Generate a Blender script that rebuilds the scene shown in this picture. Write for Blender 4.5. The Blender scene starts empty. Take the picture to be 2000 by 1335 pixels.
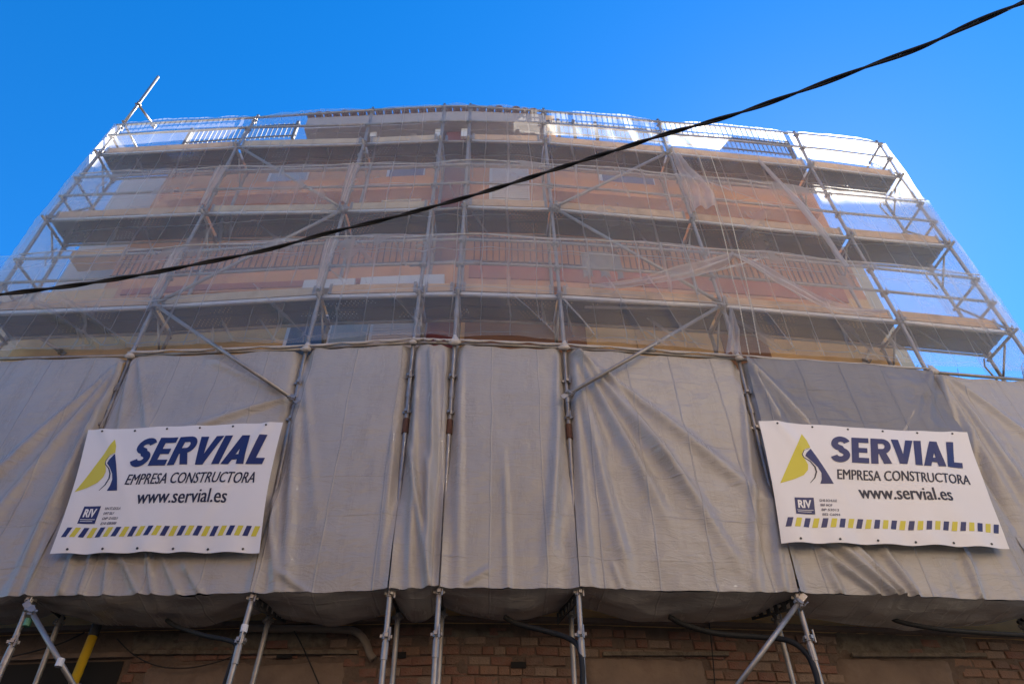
import bpy, math, random
from mathutils import Vector, Matrix, noise
R = random.Random(7)
sc = bpy.context.scene
col = sc.collection

# ------------------------------------------------------------------ camera, sky, sun, exposure
F, PITCH, ROLL, CAMZ = 1400.0, math.radians(43.5133947), math.radians(0.8059), 1.6
cth, sth = math.cos(PITCH), math.sin(PITCH)
cr, sr = math.cos(ROLL), math.sin(ROLL)
RV, UV_, FV = Vector((1, 0, 0)), Vector((0, -sth, cth)), Vector((0, cth, sth))
r2 = RV * cr - UV_ * sr
u2 = RV * sr + UV_ * cr
cam = bpy.data.cameras.new('camera')
camo = bpy.data.objects.new('camera', cam)
col.objects.link(camo)
mw = Matrix((( r2.x, u2.x, -FV.x, 0), (r2.y, u2.y, -FV.y, 0), (r2.z, u2.z, -FV.z, CAMZ), (0, 0, 0, 1)))
camo.matrix_world = mw
cam.sensor_width = 36
cam.lens = F / 2000 * 36
cam.clip_end = 3000
sc.camera = camo

RAYS = Vector((-0.62, -0.95, -1.10)).normalized()          # direction the sunlight travels
TOSUN = -RAYS
sun = bpy.data.lights.new('sun', 'SUN')
sun.energy = 5.0
sun.angle = math.radians(0.53)
sun.color = (1.0, 0.93, 0.82)
suno = bpy.data.objects.new('sun', sun)
col.objects.link(suno)
suno.rotation_euler = RAYS.to_track_quat('-Z', 'Y').to_euler()
suno.location = (10, 20, 30)
world = bpy.data.worlds.new('World')
sc.world = world
world.use_nodes = True
nt = world.node_tree
bg = nt.nodes['Background']
sky = nt.nodes.new('ShaderNodeTexSky')
sky.sky_type = 'NISHITA'
sky.sun_disc = False
sky.sun_elevation = math.asin(TOSUN.z)
sky.sun_rotation = math.atan2(TOSUN.x, TOSUN.y)
sky.air_density = 1.0
sky.dust_density = 0.04
sky.ozone_density = 3.0
hs = nt.nodes.new('ShaderNodeHueSaturation')
hs.inputs['Saturation'].default_value = 1.38
hs.inputs['Hue'].default_value = 0.505
nt.links.new(sky.outputs[0], hs.inputs['Color'])
nt.links.new(hs.outputs[0], bg.inputs[0])
bg.inputs[1].default_value = 0.085
sc.view_settings.view_transform = 'Standard'
sc.view_settings.look = 'None'
sc.view_settings.gamma = 1
sc.view_settings.use_curve_mapping = False
sc.view_settings.exposure = 1.7
sc.render.engine = 'CYCLES'
sc.cycles.max_bounces = 10
sc.cycles.transparent_max_bounces = 24
sc.cycles.use_denoising = True
sc.cycles.caustics_reflective = False
sc.cycles.caustics_refractive = False

# ------------------------------------------------------------------ materials
def mat(name, base, rough=0.7, metal=0.0, var=0.0, vscale=4.0, bump=0.0, bscale=30.0, spec=0.5, dirt=None, dscale=2.0, damt=0.5):
    m = bpy.data.materials.new(name)
    m.use_nodes = True
    n = m.node_tree.nodes
    L = m.node_tree.links
    b = n['Principled BSDF']
    b.inputs['Base Color'].default_value = (*base, 1)
    b.inputs['Roughness'].default_value = rough
    b.inputs['Metallic'].default_value = metal
    b.inputs['Specular IOR Level'].default_value = spec
    tc = n.new('ShaderNodeTexCoord')
    if var or dirt:
        nz = n.new('ShaderNodeTexNoise')
        nz.inputs['Scale'].default_value = vscale
        nz.inputs['Detail'].default_value = 6
        L.new(tc.outputs['Object'], nz.inputs['Vector'])
        mx = n.new('ShaderNodeMix')
        mx.data_type = 'RGBA'
        L.new(nz.outputs['Fac'], mx.inputs['Factor'])
        mx.inputs['A'].default_value = (*[c * (1 - var) for c in base], 1)
        mx.inputs['B'].default_value = (*[min(1, c * (1 + var)) for c in base], 1)
        out = mx.outputs['Result']
        if dirt:
            nd = n.new('ShaderNodeTexNoise')
            nd.inputs['Scale'].default_value = dscale
            nd.inputs['Detail'].default_value = 8
            nd.inputs['Roughness'].default_value = 0.65
            L.new(tc.outputs['Object'], nd.inputs['Vector'])
            rp = n.new('ShaderNodeValToRGB')
            rp.color_ramp.elements[0].position = 0.5
            rp.color_ramp.elements[1].position = 0.68
            rp.color_ramp.elements[1].color = (damt, damt, damt, 1)
            L.new(nd.outputs['Fac'], rp.inputs[0])
            m2 = n.new('ShaderNodeMix')
            m2.data_type = 'RGBA'
            L.new(rp.outputs[0], m2.inputs['Factor'])
            L.new(out, m2.inputs['A'])
            m2.inputs['B'].default_value = (*dirt, 1)
            out = m2.outputs['Result']
        L.new(out, b.inputs['Base Color'])
    if bump:
        nb = n.new('ShaderNodeTexNoise')
        nb.inputs['Scale'].default_value = bscale
        nb.inputs['Detail'].default_value = 6
        L.new(tc.outputs['Object'], nb.inputs['Vector'])
        bp = n.new('ShaderNodeBump')
        bp.inputs['Strength'].default_value = bump
        bp.inputs['Distance'].default_value = 0.02
        L.new(nb.outputs['Fac'], bp.inputs['Height'])
        L.new(bp.outputs[0], b.inputs['Normal'])
    return m

M = {}
M['galv'] = mat('galvanised_steel', (.34, .315, .295), .42, .55, .35, 9, .15, 60, dirt=(.28, .22, .18), dscale=5, damt=.5)
M['rusty'] = mat('rusty_steel', (.12, .055, .035), .8, .2, .4, 30, .4, 80)
M['dark'] = mat('dark_steel', (.05, .05, .052), .5, .5, .3, 9)
M['wood'] = mat('timber_board', (.60, .41, .27), .75, 0, .3, 5, .3, 40, dirt=(.25, .17, .11), dscale=3, damt=.6)
M['wood2'] = mat('pale_timber_board', (.55, .45, .33), .75, 0, .25, 5, .3, 40, dirt=(.3, .22, .16), dscale=3, damt=.5)
M['ledge'] = mat('pale_deck_edge', (.68, .65, .61), .5, .3, .2, 7)
M['black'] = mat('black_cable_sheath', (.010, .010, .011), .75, 0, .3, 20)
M['salmon'] = mat('salmon_render', (.66, .28, .12), .85, 0, .18, 3, .2, 60, dirt=(.34, .15, .09), dscale=2.5, damt=.8)
M['red'] = mat('red_painted_render', (.36, .085, .055), .8, 0, .2, 3, .2, 60)
M['darkred'] = mat('dark_red_render', (.20, .055, .06), .85, 0, .2, 3, .2, 50)
M['ochre'] = mat('ochre_render', (.68, .43, .19), .85, 0, .15, 3, .2, 60, dirt=(.4, .24, .13), dscale=1.2, damt=.5)
M['brown'] = mat('brown_render', (.26, .13, .07), .85, 0, .25, 3, .2, 60)
M['grey'] = mat('grey_eave_render', (.36, .34, .35), .8, 0, .15, 3, .1, 50)
M['white'] = mat('white_aluminium', (.72, .72, .74), .45, 0, .05, 5)
M['shutter'] = mat('shutter_slat', (.62, .56, .54), .55, 0, .06, 5)
M['glass'] = mat('window_pane', (.06, .10, .17), .12, 0, .1, 2, spec=.9)
M['glass2'] = mat('net_curtained_pane', (.33, .40, .46), .25, 0, .15, 2)
M['iron'] = mat('brown_iron', (.10, .045, .035), .6, .2, .2, 20)
M['mortar'] = mat('crumbling_mortar', (.145, .10, .075), .95, 0, .35, 6, .9, 25, dirt=(.12, .08, .06), dscale=5, damt=.8)
M['plaster'] = mat('stained_plaster', (.20, .14, .105), .92, 0, .3, 4, .5, 18, dirt=(.15, .10, .075), dscale=3, damt=.8)
M['moss'] = mat('rough_mossy_render', (.17, .135, .10), .95, 0, .45, 12, 1.0, 22, dirt=(.08, .06, .045), dscale=7, damt=.9)
M['stone'] = mat('pale_ledge_stone', (.40, .34, .28), .85, 0, .2, 6, .4, 30, dirt=(.2, .15, .11), dscale=4, damt=.7)
M['pipe'] = mat('tan_painted_pipe', (.20, .155, .12), .6, 0, .2, 6, .1, 20)
M['void'] = mat('dark_doorway', (.012, .01, .01), .9)
M['tile'] = mat('clay_roof_tile', (.22, .10, .07), .85, 0, .4, 9, .3, 40)
M['rope'] = mat('pale_rope', (.62, .57, .48), .85, 0, .2, 40, .4, 200)
M['yellow'] = mat('yellow_paint', (.62, .40, .02), .5, 0, .15, 8)
M['blue'] = mat('blue_painted_metal', (.015, .05, .16), .5, 0, .2, 4)
M['asphalt'] = mat('asphalt', (.055, .055, .055), .9, 0, .3, 8, .4, 150)
M['paving'] = mat('pavement_concrete', (.06, .055, .05), .9, 0, .2, 3, .3, 80)
M['banner'] = mat('white_banner_vinyl', (.84, .80, .77), .42, 0, .04, 2, .15, 3)
M['navy'] = mat('navy_print', (.014, .018, .11), .45)
M['ink'] = mat('dark_ink_print', (.012, .010, .03), .45)
M['lime'] = mat('yellow_print', (.68, .58, .035), .45)
M['faint'] = mat('grey_ink_print', (.16, .15, .18), .5)
M['greenlbl'] = mat('green_label', (.1, .3, .18), .5)
M['bark'] = mat('bare_branch_bark', (.10, .08, .07), .9, 0, .3, 20)
M['leaf'] = mat('dark_leaf', (.03, .06, .02), .7, 0, .3, 20)
M['cloth'] = mat('grey_sheet_fabric', (.22, .21, .22), .8, 0, .15, 3)
BR = [mat('brick_%s' % n, c, .9, 0, .35, 14, .6, 60, dirt=(.17, .12, .09), dscale=9, damt=.7) for n, c in
      (('red', (.21, .10, .07)), ('orange', (.24, .135, .09)), ('brown', (.18, .105, .075)), ('pale', (.25, .17, .125)))]

def deck_material():
    m = mat('perforated_steel_deck', (.10, .10, .10), .55, .5, .25, 3, .1, 30, dirt=(.10, .09, .085), dscale=3, damt=.6)
    n, L = m.node_tree.nodes, m.node_tree.links
    b = n['Principled BSDF']
    out = n['Material Output']
    uv = n.new('ShaderNodeUVMap')
    sx = n.new('ShaderNodeSeparateXYZ')
    L.new(uv.outputs[0], sx.inputs[0])
    def mth(op, a, bb=None):
        q = n.new('ShaderNodeMath'); q.operation = op
        for k, v in ((0, a), (1, bb)):
            if v is None: continue
            if isinstance(v, (int, float)): q.inputs[k].default_value = v
            else: L.new(v, q.inputs[k])
        return q.outputs[0]
    # staggered punched holes, 12 mm across every 50 mm, seen where the plank is perforated
    v = mth('MULTIPLY', sx.outputs[1], 1 / .045)
    row = mth('MULTIPLY', mth('MODULO', mth('FLOOR', v), 2.0), .5)
    u = mth('ADD', mth('MULTIPLY', sx.outputs[0], 1 / .06), row)
    fu = mth('MULTIPLY', mth('SUBTRACT', mth('FRACT', u), .5), .06)
    fv = mth('MULTIPLY', mth('SUBTRACT', mth('FRACT', v), .5), .045)
    d2 = mth('ADD', mth('MULTIPLY', fu, fu), mth('MULTIPLY', fv, fv))
    hole = mth('LESS_THAN', d2, 0.0075 ** 2)
    nz = n.new('ShaderNodeTexNoise'); nz.inputs['Scale'].default_value = 1.1
    L.new(uv.outputs[0], nz.inputs['Vector'])
    hole = mth('MULTIPLY', hole, mth('GREATER_THAN', nz.outputs['Fac'], .54))
    tr = n.new('ShaderNodeBsdfTransparent')
    mx = n.new('ShaderNodeMixShader')
    L.new(hole, mx.inputs[0]); L.new(b.outputs[0], mx.inputs[1]); L.new(tr.outputs[0], mx.inputs[2])
    L.new(mx.outputs[0], out.inputs[0])
    return m
M['deck'] = deck_material()

def net_material(name, alpha, tint, crease=.35):
    m = bpy.data.materials.new(name); m.use_nodes = True
    n, L = m.node_tree.nodes, m.node_tree.links
    n.remove(n['Principled BSDF'])
    out = n['Material Output']
    def mth(op, a, bb=None, cl=False):
        q = n.new('ShaderNodeMath'); q.operation = op; q.use_clamp = cl
        for k, v in ((0, a), (1, bb)):
            if v is None: continue
            if isinstance(v, (int, float)): q.inputs[k].default_value = v
            else: L.new(v, q.inputs[k])
        return q.outputs[0]
    uv = n.new('ShaderNodeUVMap')
    sp = n.new('ShaderNodeSeparateXYZ'); L.new(uv.outputs[0], sp.inputs[0])
    w = n.new('ShaderNodeTexNoise'); w.inputs['Scale'].default_value = .9; w.inputs['Detail'].default_value = 3
    L.new(uv.outputs[0], w.inputs['Vector'])
    wob = mth('MULTIPLY', mth('SUBTRACT', w.outputs['Fac'], .5), .13)
    big = n.new('ShaderNodeTexNoise'); big.inputs['Scale'].default_value = 1.3; big.inputs['Detail'].default_value = 5
    L.new(uv.outputs[0], big.inputs['Vector'])
    md = n.new('ShaderNodeTexNoise'); md.inputs['Scale'].default_value = .7; md.inputs['Detail'].default_value = 2
    mp = n.new('ShaderNodeMapping'); mp.inputs['Location'].default_value = (7, 3, 1); L.new(uv.outputs[0], mp.inputs[0]); L.new(mp.outputs[0], md.inputs['Vector'])
    def crest(coord, per, width):
        f = mth('FRACT', mth('MULTIPLY', mth('ADD', coord, wob), 1 / per))
        d = mth('MULTIPLY', mth('ABSOLUTE', mth('SUBTRACT', f, .5)), per / width)
        return mth('SUBTRACT', 1.0, d, True)
    c1 = crest(sp.outputs[0], .37, .012)
    c2 = crest(sp.outputs[1], .83, .014)
    c3 = crest(sp.outputs[0], 1.11, .03)
    c = mth('MAXIMUM', mth('MAXIMUM', c1, c2), mth('MULTIPLY', c3, .6))
    c = mth('MULTIPLY', c, mth('MULTIPLY', mth('SUBTRACT', md.outputs['Fac'], .32, True), 2.6, True))
    a = mth('ADD', alpha, mth('MULTIPLY', mth('SUBTRACT', big.outputs['Fac'], .5), alpha * .9))
    at_ = n.new('ShaderNodeAttribute'); at_.attribute_name = 'fold_density'
    a = mth('ADD', a, mth('MULTIPLY', at_.outputs['Fac'], .30))
    a = mth('ADD', a, mth('MULTIPLY', c, crease), True)
    # threads seen edge-on close up the weave
    lw = n.new('ShaderNodeLayerWeight'); lw.inputs[0].default_value = .25
    a = mth('ADD', a, mth('MULTIPLY', lw.outputs['Facing'], .18), True)
    df = n.new('ShaderNodeBsdfDiffuse'); df.inputs[0].default_value = (*tint, 1)
    tl = n.new('ShaderNodeBsdfTranslucent'); tl.inputs[0].default_value = (*tint, 1)
    gl = n.new('ShaderNodeBsdfGlossy'); gl.inputs['Roughness'].default_value = .45
    gl.inputs[0].default_value = (.8, .8, .82, 1)
    rf = n.new('ShaderNodeBsdfRefraction'); rf.inputs['IOR'].default_value = 1.6; rf.inputs['Roughness'].default_value = .8
    rf.inputs[0].default_value = (.95, .94, .94, 1)
    m0 = n.new('ShaderNodeMixShader'); m0.inputs[0].default_value = .36
    L.new(tl.outputs[0], m0.inputs[1]); L.new(rf.outputs[0], m0.inputs[2])
    m1 = n.new('ShaderNodeMixShader'); m1.inputs[0].default_value = .62
    L.new(df.outputs[0], m1.inputs[1]); L.new(m0.outputs[0], m1.inputs[2])
    m2 = n.new('ShaderNodeMixShader'); m2.inputs[0].default_value = .10
    L.new(m1.outputs[0], m2.inputs[1]); L.new(gl.outputs[0], m2.inputs[2])
    tr = n.new('ShaderNodeBsdfTransparent')
    m3 = n.new('ShaderNodeMixShader')
    L.new(a, m3.inputs[0]); L.new(tr.outputs[0], m3.inputs[1]); L.new(m2.outputs[0], m3.inputs[2])
    L.new(m3.outputs[0], out.inputs[0])
    return m
M['net'] = net_material('white_debris_netting', .19, (.96, .94, .93), .22)
M['netb'] = net_material('white_debris_netting_creased', .195, (.96, .94, .93), .24)
M['net2'] = net_material('gathered_debris_netting', .42, (.93, .86, .83), .12)
M['netknot'] = mat('bunched_white_netting', (.60, .56, .53), .7, 0, .1, 8, .5, 40)

def tarp_material(name, base, trans=.12, rough=.42):
    m = bpy.data.materials.new(name); m.use_nodes = True
    n, L = m.node_tree.nodes, m.node_tree.links
    b = n['Principled BSDF']; out = n['Material Output']
    def mth(op, a, bb=None, cl=False):
        q = n.new('ShaderNodeMath'); q.operation = op; q.use_clamp = cl
        for k, v in ((0, a), (1, bb)):
            if v is None: continue
            if isinstance(v, (int, float)): q.inputs[k].default_value = v
            else: L.new(v, q.inputs[k])
        return q.outputs[0]
    uv = n.new('ShaderNodeUVMap')
    sp = n.new('ShaderNodeSeparateXYZ'); L.new(uv.outputs[0], sp.inputs[0])
    nz = n.new('ShaderNodeTexNoise'); nz.inputs['Scale'].default_value = 1.2; nz.inputs['Detail'].default_value = 5
    L.new(uv.outputs[0], nz.inputs['Vector'])
    mx = n.new('ShaderNodeMix'); mx.data_type = 'RGBA'
    L.new(nz.outputs['Fac'], mx.inputs['Factor'])
    mx.inputs['A'].default_value = (*[c * .86 for c in base], 1); mx.inputs['B'].default_value = (*[c * 1.12 for c in base], 1)
    mg = n.new('ShaderNodeMapping'); mg.inputs['Scale'].default_value = (6, .9, 1); L.new(uv.outputs[0], mg.inputs[0])
    gz = n.new('ShaderNodeTexNoise'); gz.inputs['Scale'].default_value = 1.0; gz.inputs['Detail'].default_value = 7; gz.inputs['Roughness'].default_value = .7; L.new(mg.outputs[0], gz.inputs['Vector'])
    gf = mth('MULTIPLY', mth('SUBTRACT', gz.outputs['Fac'], .5, True), 1.6, True)
    mx3 = n.new('ShaderNodeMix'); mx3.data_type = 'RGBA'; L.new(gf, mx3.inputs['Factor']); L.new(mx.outputs['Result'], mx3.inputs['A']); mx3.inputs['B'].default_value = (base[0] * .55, base[1] * .52, base[2] * .48, 1)
    L.new(mx3.outputs['Result'], b.inputs['Base Color'])
    rn = mth('ADD', mth('MULTIPLY', gz.outputs['Fac'], .25), rough - .1); L.new(rn, b.inputs['Roughness'])
    w = n.new('ShaderNodeTexNoise'); w.inputs['Scale'].default_value = 1.4
    L.new(uv.outputs[0], w.inputs['Vector'])
    wob = mth('MULTIPLY', mth('SUBTRACT', w.outputs['Fac'], .5), .06)
    def crest(coord, per, width):
        f = mth('FRACT', mth('MULTIPLY', mth('ADD', coord, wob), 1 / per))
        d = mth('MULTIPLY', mth('ABSOLUTE', mth('SUBTRACT', f, .5)), per / width)
        return mth('SUBTRACT', 1.0, d, True)
    md = n.new('ShaderNodeTexNoise'); md.inputs['Scale'].default_value = 1.1
    mp = n.new('ShaderNodeMapping'); mp.inputs['Location'].default_value = (3, 9, 1); L.new(uv.outputs[0], mp.inputs[0]); L.new(mp.outputs[0], md.inputs['Vector'])
    gate = mth('MULTIPLY', mth('SUBTRACT', md.outputs['Fac'], .38, True), 4, True)
    c = mth('MAXIMUM', crest(sp.outputs[0], .56, .012), mth('MULTIPLY', crest(sp.outputs[1], .47, .010), mth('MULTIPLY', gate, .7)))
    # fine crumple: stretched along the sheet's width
    m2 = n.new('ShaderNodeMapping'); m2.inputs['Scale'].default_value = (1.6, 6.5, 1); L.new(uv.outputs[0], m2.inputs[0])
    cr_ = n.new('ShaderNodeTexNoise'); cr_.inputs['Scale'].default_value = 2.2; cr_.inputs['Detail'].default_value = 3.2; cr_.inputs['Roughness'].default_value = .55
    cr_.inputs['Distortion'].default_value = .8
    L.new(m2.outputs[0], cr_.inputs['Vector'])
    rd = n.new('ShaderNodeTexNoise'); rd.inputs['Scale'].default_value = 1.9; rd.inputs['Detail'].default_value = 4; rd.inputs['Distortion'].default_value = 1.5
    m4 = n.new('ShaderNodeMapping'); m4.inputs['Scale'].default_value = (1.3, 2.6, 1); m4.inputs['Location'].default_value = (5, 2, 0); L.new(uv.outputs[0], m4.inputs[0]); L.new(m4.outputs[0], rd.inputs['Vector'])
    ridge = mth('POWER', mth('SUBTRACT', 1.0, mth('MULTIPLY', mth('ABSOLUTE', mth('SUBTRACT', rd.outputs['Fac'], .5)), 9.0), True), 2.0)
    h = mth('ADD', mth('ADD', mth('MULTIPLY', c, .25), mth('MULTIPLY', ridge, .09)), mth('MULTIPLY', cr_.outputs['Fac'], .42))
    bp = n.new('ShaderNodeBump'); bp.inputs['Strength'].default_value = .75; bp.inputs['Distance'].default_value = .03
    L.new(h, bp.inputs['Height'])
    L.new(bp.outputs[0], b.inputs['Normal'])
    tl = n.new('ShaderNodeBsdfTranslucent'); tl.inputs[0].default_value = (*[min(1, c * 1.3) for c in base], 1)
    ms = n.new('ShaderNodeMixShader'); ms.inputs[0].default_value = trans
    L.new(b.outputs[0], ms.inputs[1]); L.new(tl.outputs[0], ms.inputs[2])
    L.new(ms.outputs[0], out.inputs[0])
    return m
M['tarp'] = tarp_material('grey_tarpaulin', (.44, .405, .37), .05, .23)
M['tarpb'] = tarp_material('blue_grey_thin_sheet', (.31, .31, .34), .3, .3)

# ------------------------------------------------------------------ facade surface of the scaffold, in plan
XY = [(-7.244, 6.879), (-4.779, 6.721), (-2.566, 6.654), (-1.217, 6.604), (-0.722, 6.602), (0.638, 6.687), (2.856, 6.93), (5.495, 7.259), (7.173, 7.5)]
H = {'P1': 3.2200506 - .10, 'P3': 7.2200506, 'P4': 9.2200506, 'P5': 11.2200506, 'T': 12.1868, 'TT': 6.2494}
V = [Vector(p) for p in XY]
d0 = (V[0] - V[1]).normalized(); d8 = (V[8] - V[7]).normalized()
V = [V[0] + d0 * 4] + V + [V[8] + d8 * 5]
CUM = [-4.0]
for i in range(1, len(V)): CUM.append(CUM[-1] + (V[i] - V[i - 1]).length)
NR = []
for i in range(len(V)):
    a = (V[i] - V[i - 1]).normalized() if i else (V[1] - V[0]).normalized()
    b = (V[i + 1] - V[i]).normalized() if i < len(V) - 1 else a
    t = (a + b).normalized()
    NR.append(Vector((t.y, -t.x)))
def ray(px, py):
    return (r2 * (px - 1000) + u2 * (667.5 - py) + FV * F).normalized()
def hit(px, py, off=0.0):
    d = ray(px, py); dx, dy = d.x, d.y
    best = None
    for i in range(len(V) - 1):
        A = V[i] + NR[i] * off; B = V[i + 1] + NR[i + 1] * off
        E = B - A
        det = dx * (-E.y) + E.x * dy
        if abs(det) < 1e-9: continue
        k = (A.x * (-E.y) + E.x * A.y) / det
        t = (dx * A.y - dy * A.x) / det
        lo = -1e-6 if i else -9
        hi = 1 + 1e-6 if i < len(V) - 2 else 9
        if lo <= t <= hi and k > 0:
            best = (CUM[i] + t * (CUM[i + 1] - CUM[i]), CAMZ + d.z * k); break
    return best
def P(s, z, off=0.0):
    i = 0
    while i < len(V) - 2 and s > CUM[i + 1]: i += 1
    t = (s - CUM[i]) / (CUM[i + 1] - CUM[i])
    p = (V[i] + NR[i] * off).lerp(V[i + 1] + NR[i + 1] * off, t)
    return Vector((p.x, p.y, z))
def at(px, py, off=0.0):
    s, z = hit(px, py, off)
    return P(s, z, off)
def free(px, py, dist):
    """a point `dist` metres along the view ray"""
    return Vector((0, 0, CAMZ)) + ray(px, py) * dist
def interp(tab, x):
    if x <= tab[0][0]: a, b = tab[0], tab[1]
    elif x >= tab[-1][0]: a, b = tab[-2], tab[-1]
    else:
        for a, b in zip(tab, tab[1:]):
            if a[0] <= x <= b[0]: break
    if b[0] == a[0]: return a[1]
    return a[1] + (b[1] - a[1]) * (x - a[0]) / (b[0] - a[0])

PX = {
 'T': [(236,249),(498,235),(726.5,220),(867.6,212.8),(918.5,212.8),(1061.8,222),(1287.4,243),(1554.7,266.7),(1717.3,285)],
 'P5': [(196,298),(464,283.4),(712,277),(861.6,270.5),(915.3,270.5),(1065,274.4),(1305,295.4),(1581,321.8),(1754,343)],
 'P4': [(95,425),(401,412),(672.8,408),(843,403),(907.5,399),(1077,404),(1351,426.5),(1658.3,458),(1850,475)],
 'P3': [(-25,606),(304,593.4),(625.6,573.8),(820,568.5),(894.4,567.2),(1092.8,573.8),(1408.8,592),(1755,622),(1970,643)],
 'TT': [(-115,700),(257,691.8),(599,678.6),(808,665.5),(888,667),(1102,676),(1441.6,698),(1809,723),(2040,742)],
 'P1': [(-390,1178),(62,1168),(494,1164),(762,1156),(858,1152),(1129.5,1153),(1555,1162.5),(2062,1178),(2390,1194)],
 'BT': [(-520,1335),(-8,1335),(447,1335),(745,1335),(847,1335),(1140,1335),(1604,1335),(2160,1335),(2520,1340)]}
N = {k: [hit(*p) for p in v] for k, v in PX.items()}
ORD = ['T', 'P5', 'P4', 'P3', 'TT', 'P1', 'BT']
def std_s(i, z):
    tab = sorted((N[k][i][1], N[k][i][0]) for k in ORD)
    if z < tab[0][0]: return tab[0][1]
    return interp(tab, z)
def lev(k, s, dz=0.0):
    """height of level k at facade position s"""
    return interp([(a, b) for a, b in N[k]], s) + dz

# ------------------------------------------------------------------ builders
def setp(o, label=None, cat=None, group=None, kind=None):
    if label: o['label'] = label
    if cat: o['category'] = cat
    if group: o['group'] = group
    if kind: o['kind'] = kind
    return o
class MB:
    def __init__(s): s.v = []; s.f = []; s.uv = {}
    def quadstrip(s, rings, close=True):
        n = len(rings[0]); b = len(s.v)
        for r in rings: s.v += [tuple(p) for p in r]
        for i in range(len(rings) - 1):
            for j in range(n if close else n - 1):
                k = (j + 1) % n
                s.f.append((b + i * n + j, b + i * n + k, b + (i + 1) * n + k, b + (i + 1) * n + j))
        return b, n
    def tube(s, pts, r, seg=8, caps=True):
        pts = [Vector(p) for p in pts]
        rings = []; up = None
        for i, p in enumerate(pts):
            t = (pts[min(i + 1, len(pts) - 1)] - pts[max(i - 1, 0)]).normalized()
            if up is None: up = t.orthogonal().normalized()
            a = (up - t * up.dot(t)).normalized(); up = a
            b = t.cross(a); rr = r[i] if isinstance(r, (list, tuple)) else r
            rings.append([p + (a * math.cos(q) + b * math.sin(q)) * rr for q in [2 * math.pi * k / seg for k in range(seg)]])
        b0, n = s.quadstrip(rings)
        if caps:
            s.f.append(tuple(range(b0, b0 + n))[::-1])
            e = b0 + (len(rings) - 1) * n
            s.f.append(tuple(range(e, e + n)))
        return s
    def box8(s, c):
        b = len(s.v); s.v += [tuple(p) for p in c]
        for f in ((0, 3, 2, 1), (4, 5, 6, 7), (0, 1, 5, 4), (1, 2, 6, 5), (2, 3, 7, 6), (3, 0, 4, 7)): s.f.append(tuple(b + k for k in f))
        return s
    def box(s, o, ax, ay, az):
        """o = corner, ax ay az = edge vectors"""
        o = Vector(o)
        return s.box8([o, o + ax, o + ax + ay, o + ay, o + az, o + ax + az, o + ax + ay + az, o + ay + az])
    def slab(s, sa, sb, za, zb, o1, o2, za2=None, zb2=None, step=.9):
        """a bar that follows the facade from sa to sb, z za..zb (za2, zb2 at the far end), offsets o1..o2"""
        br = sorted([sa, sb] + [c for c in CUM if min(sa, sb) < c < max(sa, sb)])
        za2 = za if za2 is None else za2; zb2 = zb if zb2 is None else zb2
        rings = []
        for q in br:
            t = (q - sa) / (sb - sa)
            a = za + (za2 - za) * t; b = zb + (zb2 - zb) * t
            rings.append([P(q, a, o1), P(q, a, o2), P(q, b, o2), P(q, b, o1)])
        b0, n = s.quadstrip(rings)
        s.f.append((b0, b0 + 1, b0 + 2, b0 + 3)[::-1])
        e = b0 + (len(rings) - 1) * 4
        s.f.append((e, e + 1, e + 2, e + 3))
        return s
    def build(s, name, m, parent=None, origin=None, smooth=False, recalc=True):
        me = bpy.data.meshes.new(name)
        o0 = Vector(origin) if origin is not None else Vector((0, 0, 0))
        me.from_pydata([tuple(Vector(p) - o0) for p in s.v], [], s.f)
        me.materials.append(m)
        if recalc:
            import bmesh
            bm = bmesh.new(); bm.from_mesh(me); bmesh.ops.recalc_face_normals(bm, faces=bm.faces); bm.to_mesh(me); bm.free()
        if smooth: me.polygons.foreach_set('use_smooth', [True] * len(me.polygons))
        me.update()
        o = bpy.data.objects.new(name, me); col.objects.link(o)
        o.location = o0
        if parent: setparent(o, parent)
        return o
def wloc(o):
    v = Vector(o.location)
    while o.parent: o = o.parent; v = v + Vector(o.location)
    return v
def setparent(o, p):
    o.location = Vector(o.location) - wloc(p); o.parent = p
def inst(src, loc, rot=None, parent=None, scale=None):
    o = src.copy(); col.objects.link(o); o.parent = None
    o.location = loc
    if rot is not None: o.rotation_euler = rot
    if scale is not None: o.scale = scale
    if parent: setparent(o, parent)
    return o
def empty(name, loc, label=None, cat=None, group=None, kind=None):
    o = bpy.data.objects.new(name, None); col.objects.link(o); o.location = loc
    o.empty_display_size = .2
    return setp(o, label, cat, group, kind)

def sheet(name, m, fn, nu, nv, parent=None, thick=0):
    """grid sheet, fn(a, b) -> (point, (u, v)) for a, b in 0..1"""
    vs, uvs, dens = [], [], []
    for j in range(nv + 1):
        for i in range(nu + 1):
            q_ = fn(i / nu, j / nv); p, t = q_[0], q_[1]; vs.append(tuple(p)); uvs.append(t)
            if len(q_) > 2: dens.append(q_[2])
    fs = [(j * (nu + 1) + i, (j + 1) * (nu + 1) + i, (j + 1) * (nu + 1) + i + 1, j * (nu + 1) + i + 1) for j in range(nv) for i in range(nu)]
    me = bpy.data.meshes.new(name); me.from_pydata(vs, [], fs)
    ul = me.uv_layers.new(name='UVMap')
    flat = []
    for f in fs:
        for k in f: flat += uvs[k]
    ul.data.foreach_set('uv', flat)
    if dens: me.attributes.new('fold_density', 'FLOAT', 'POINT').data.foreach_set('value', dens)
    me.materials.append(m); me.polygons.foreach_set('use_smooth', [True] * len(fs)); me.update()
    o = bpy.data.objects.new(name, me); col.objects.link(o)
    if parent: setparent(o, parent)
    return o

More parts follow.
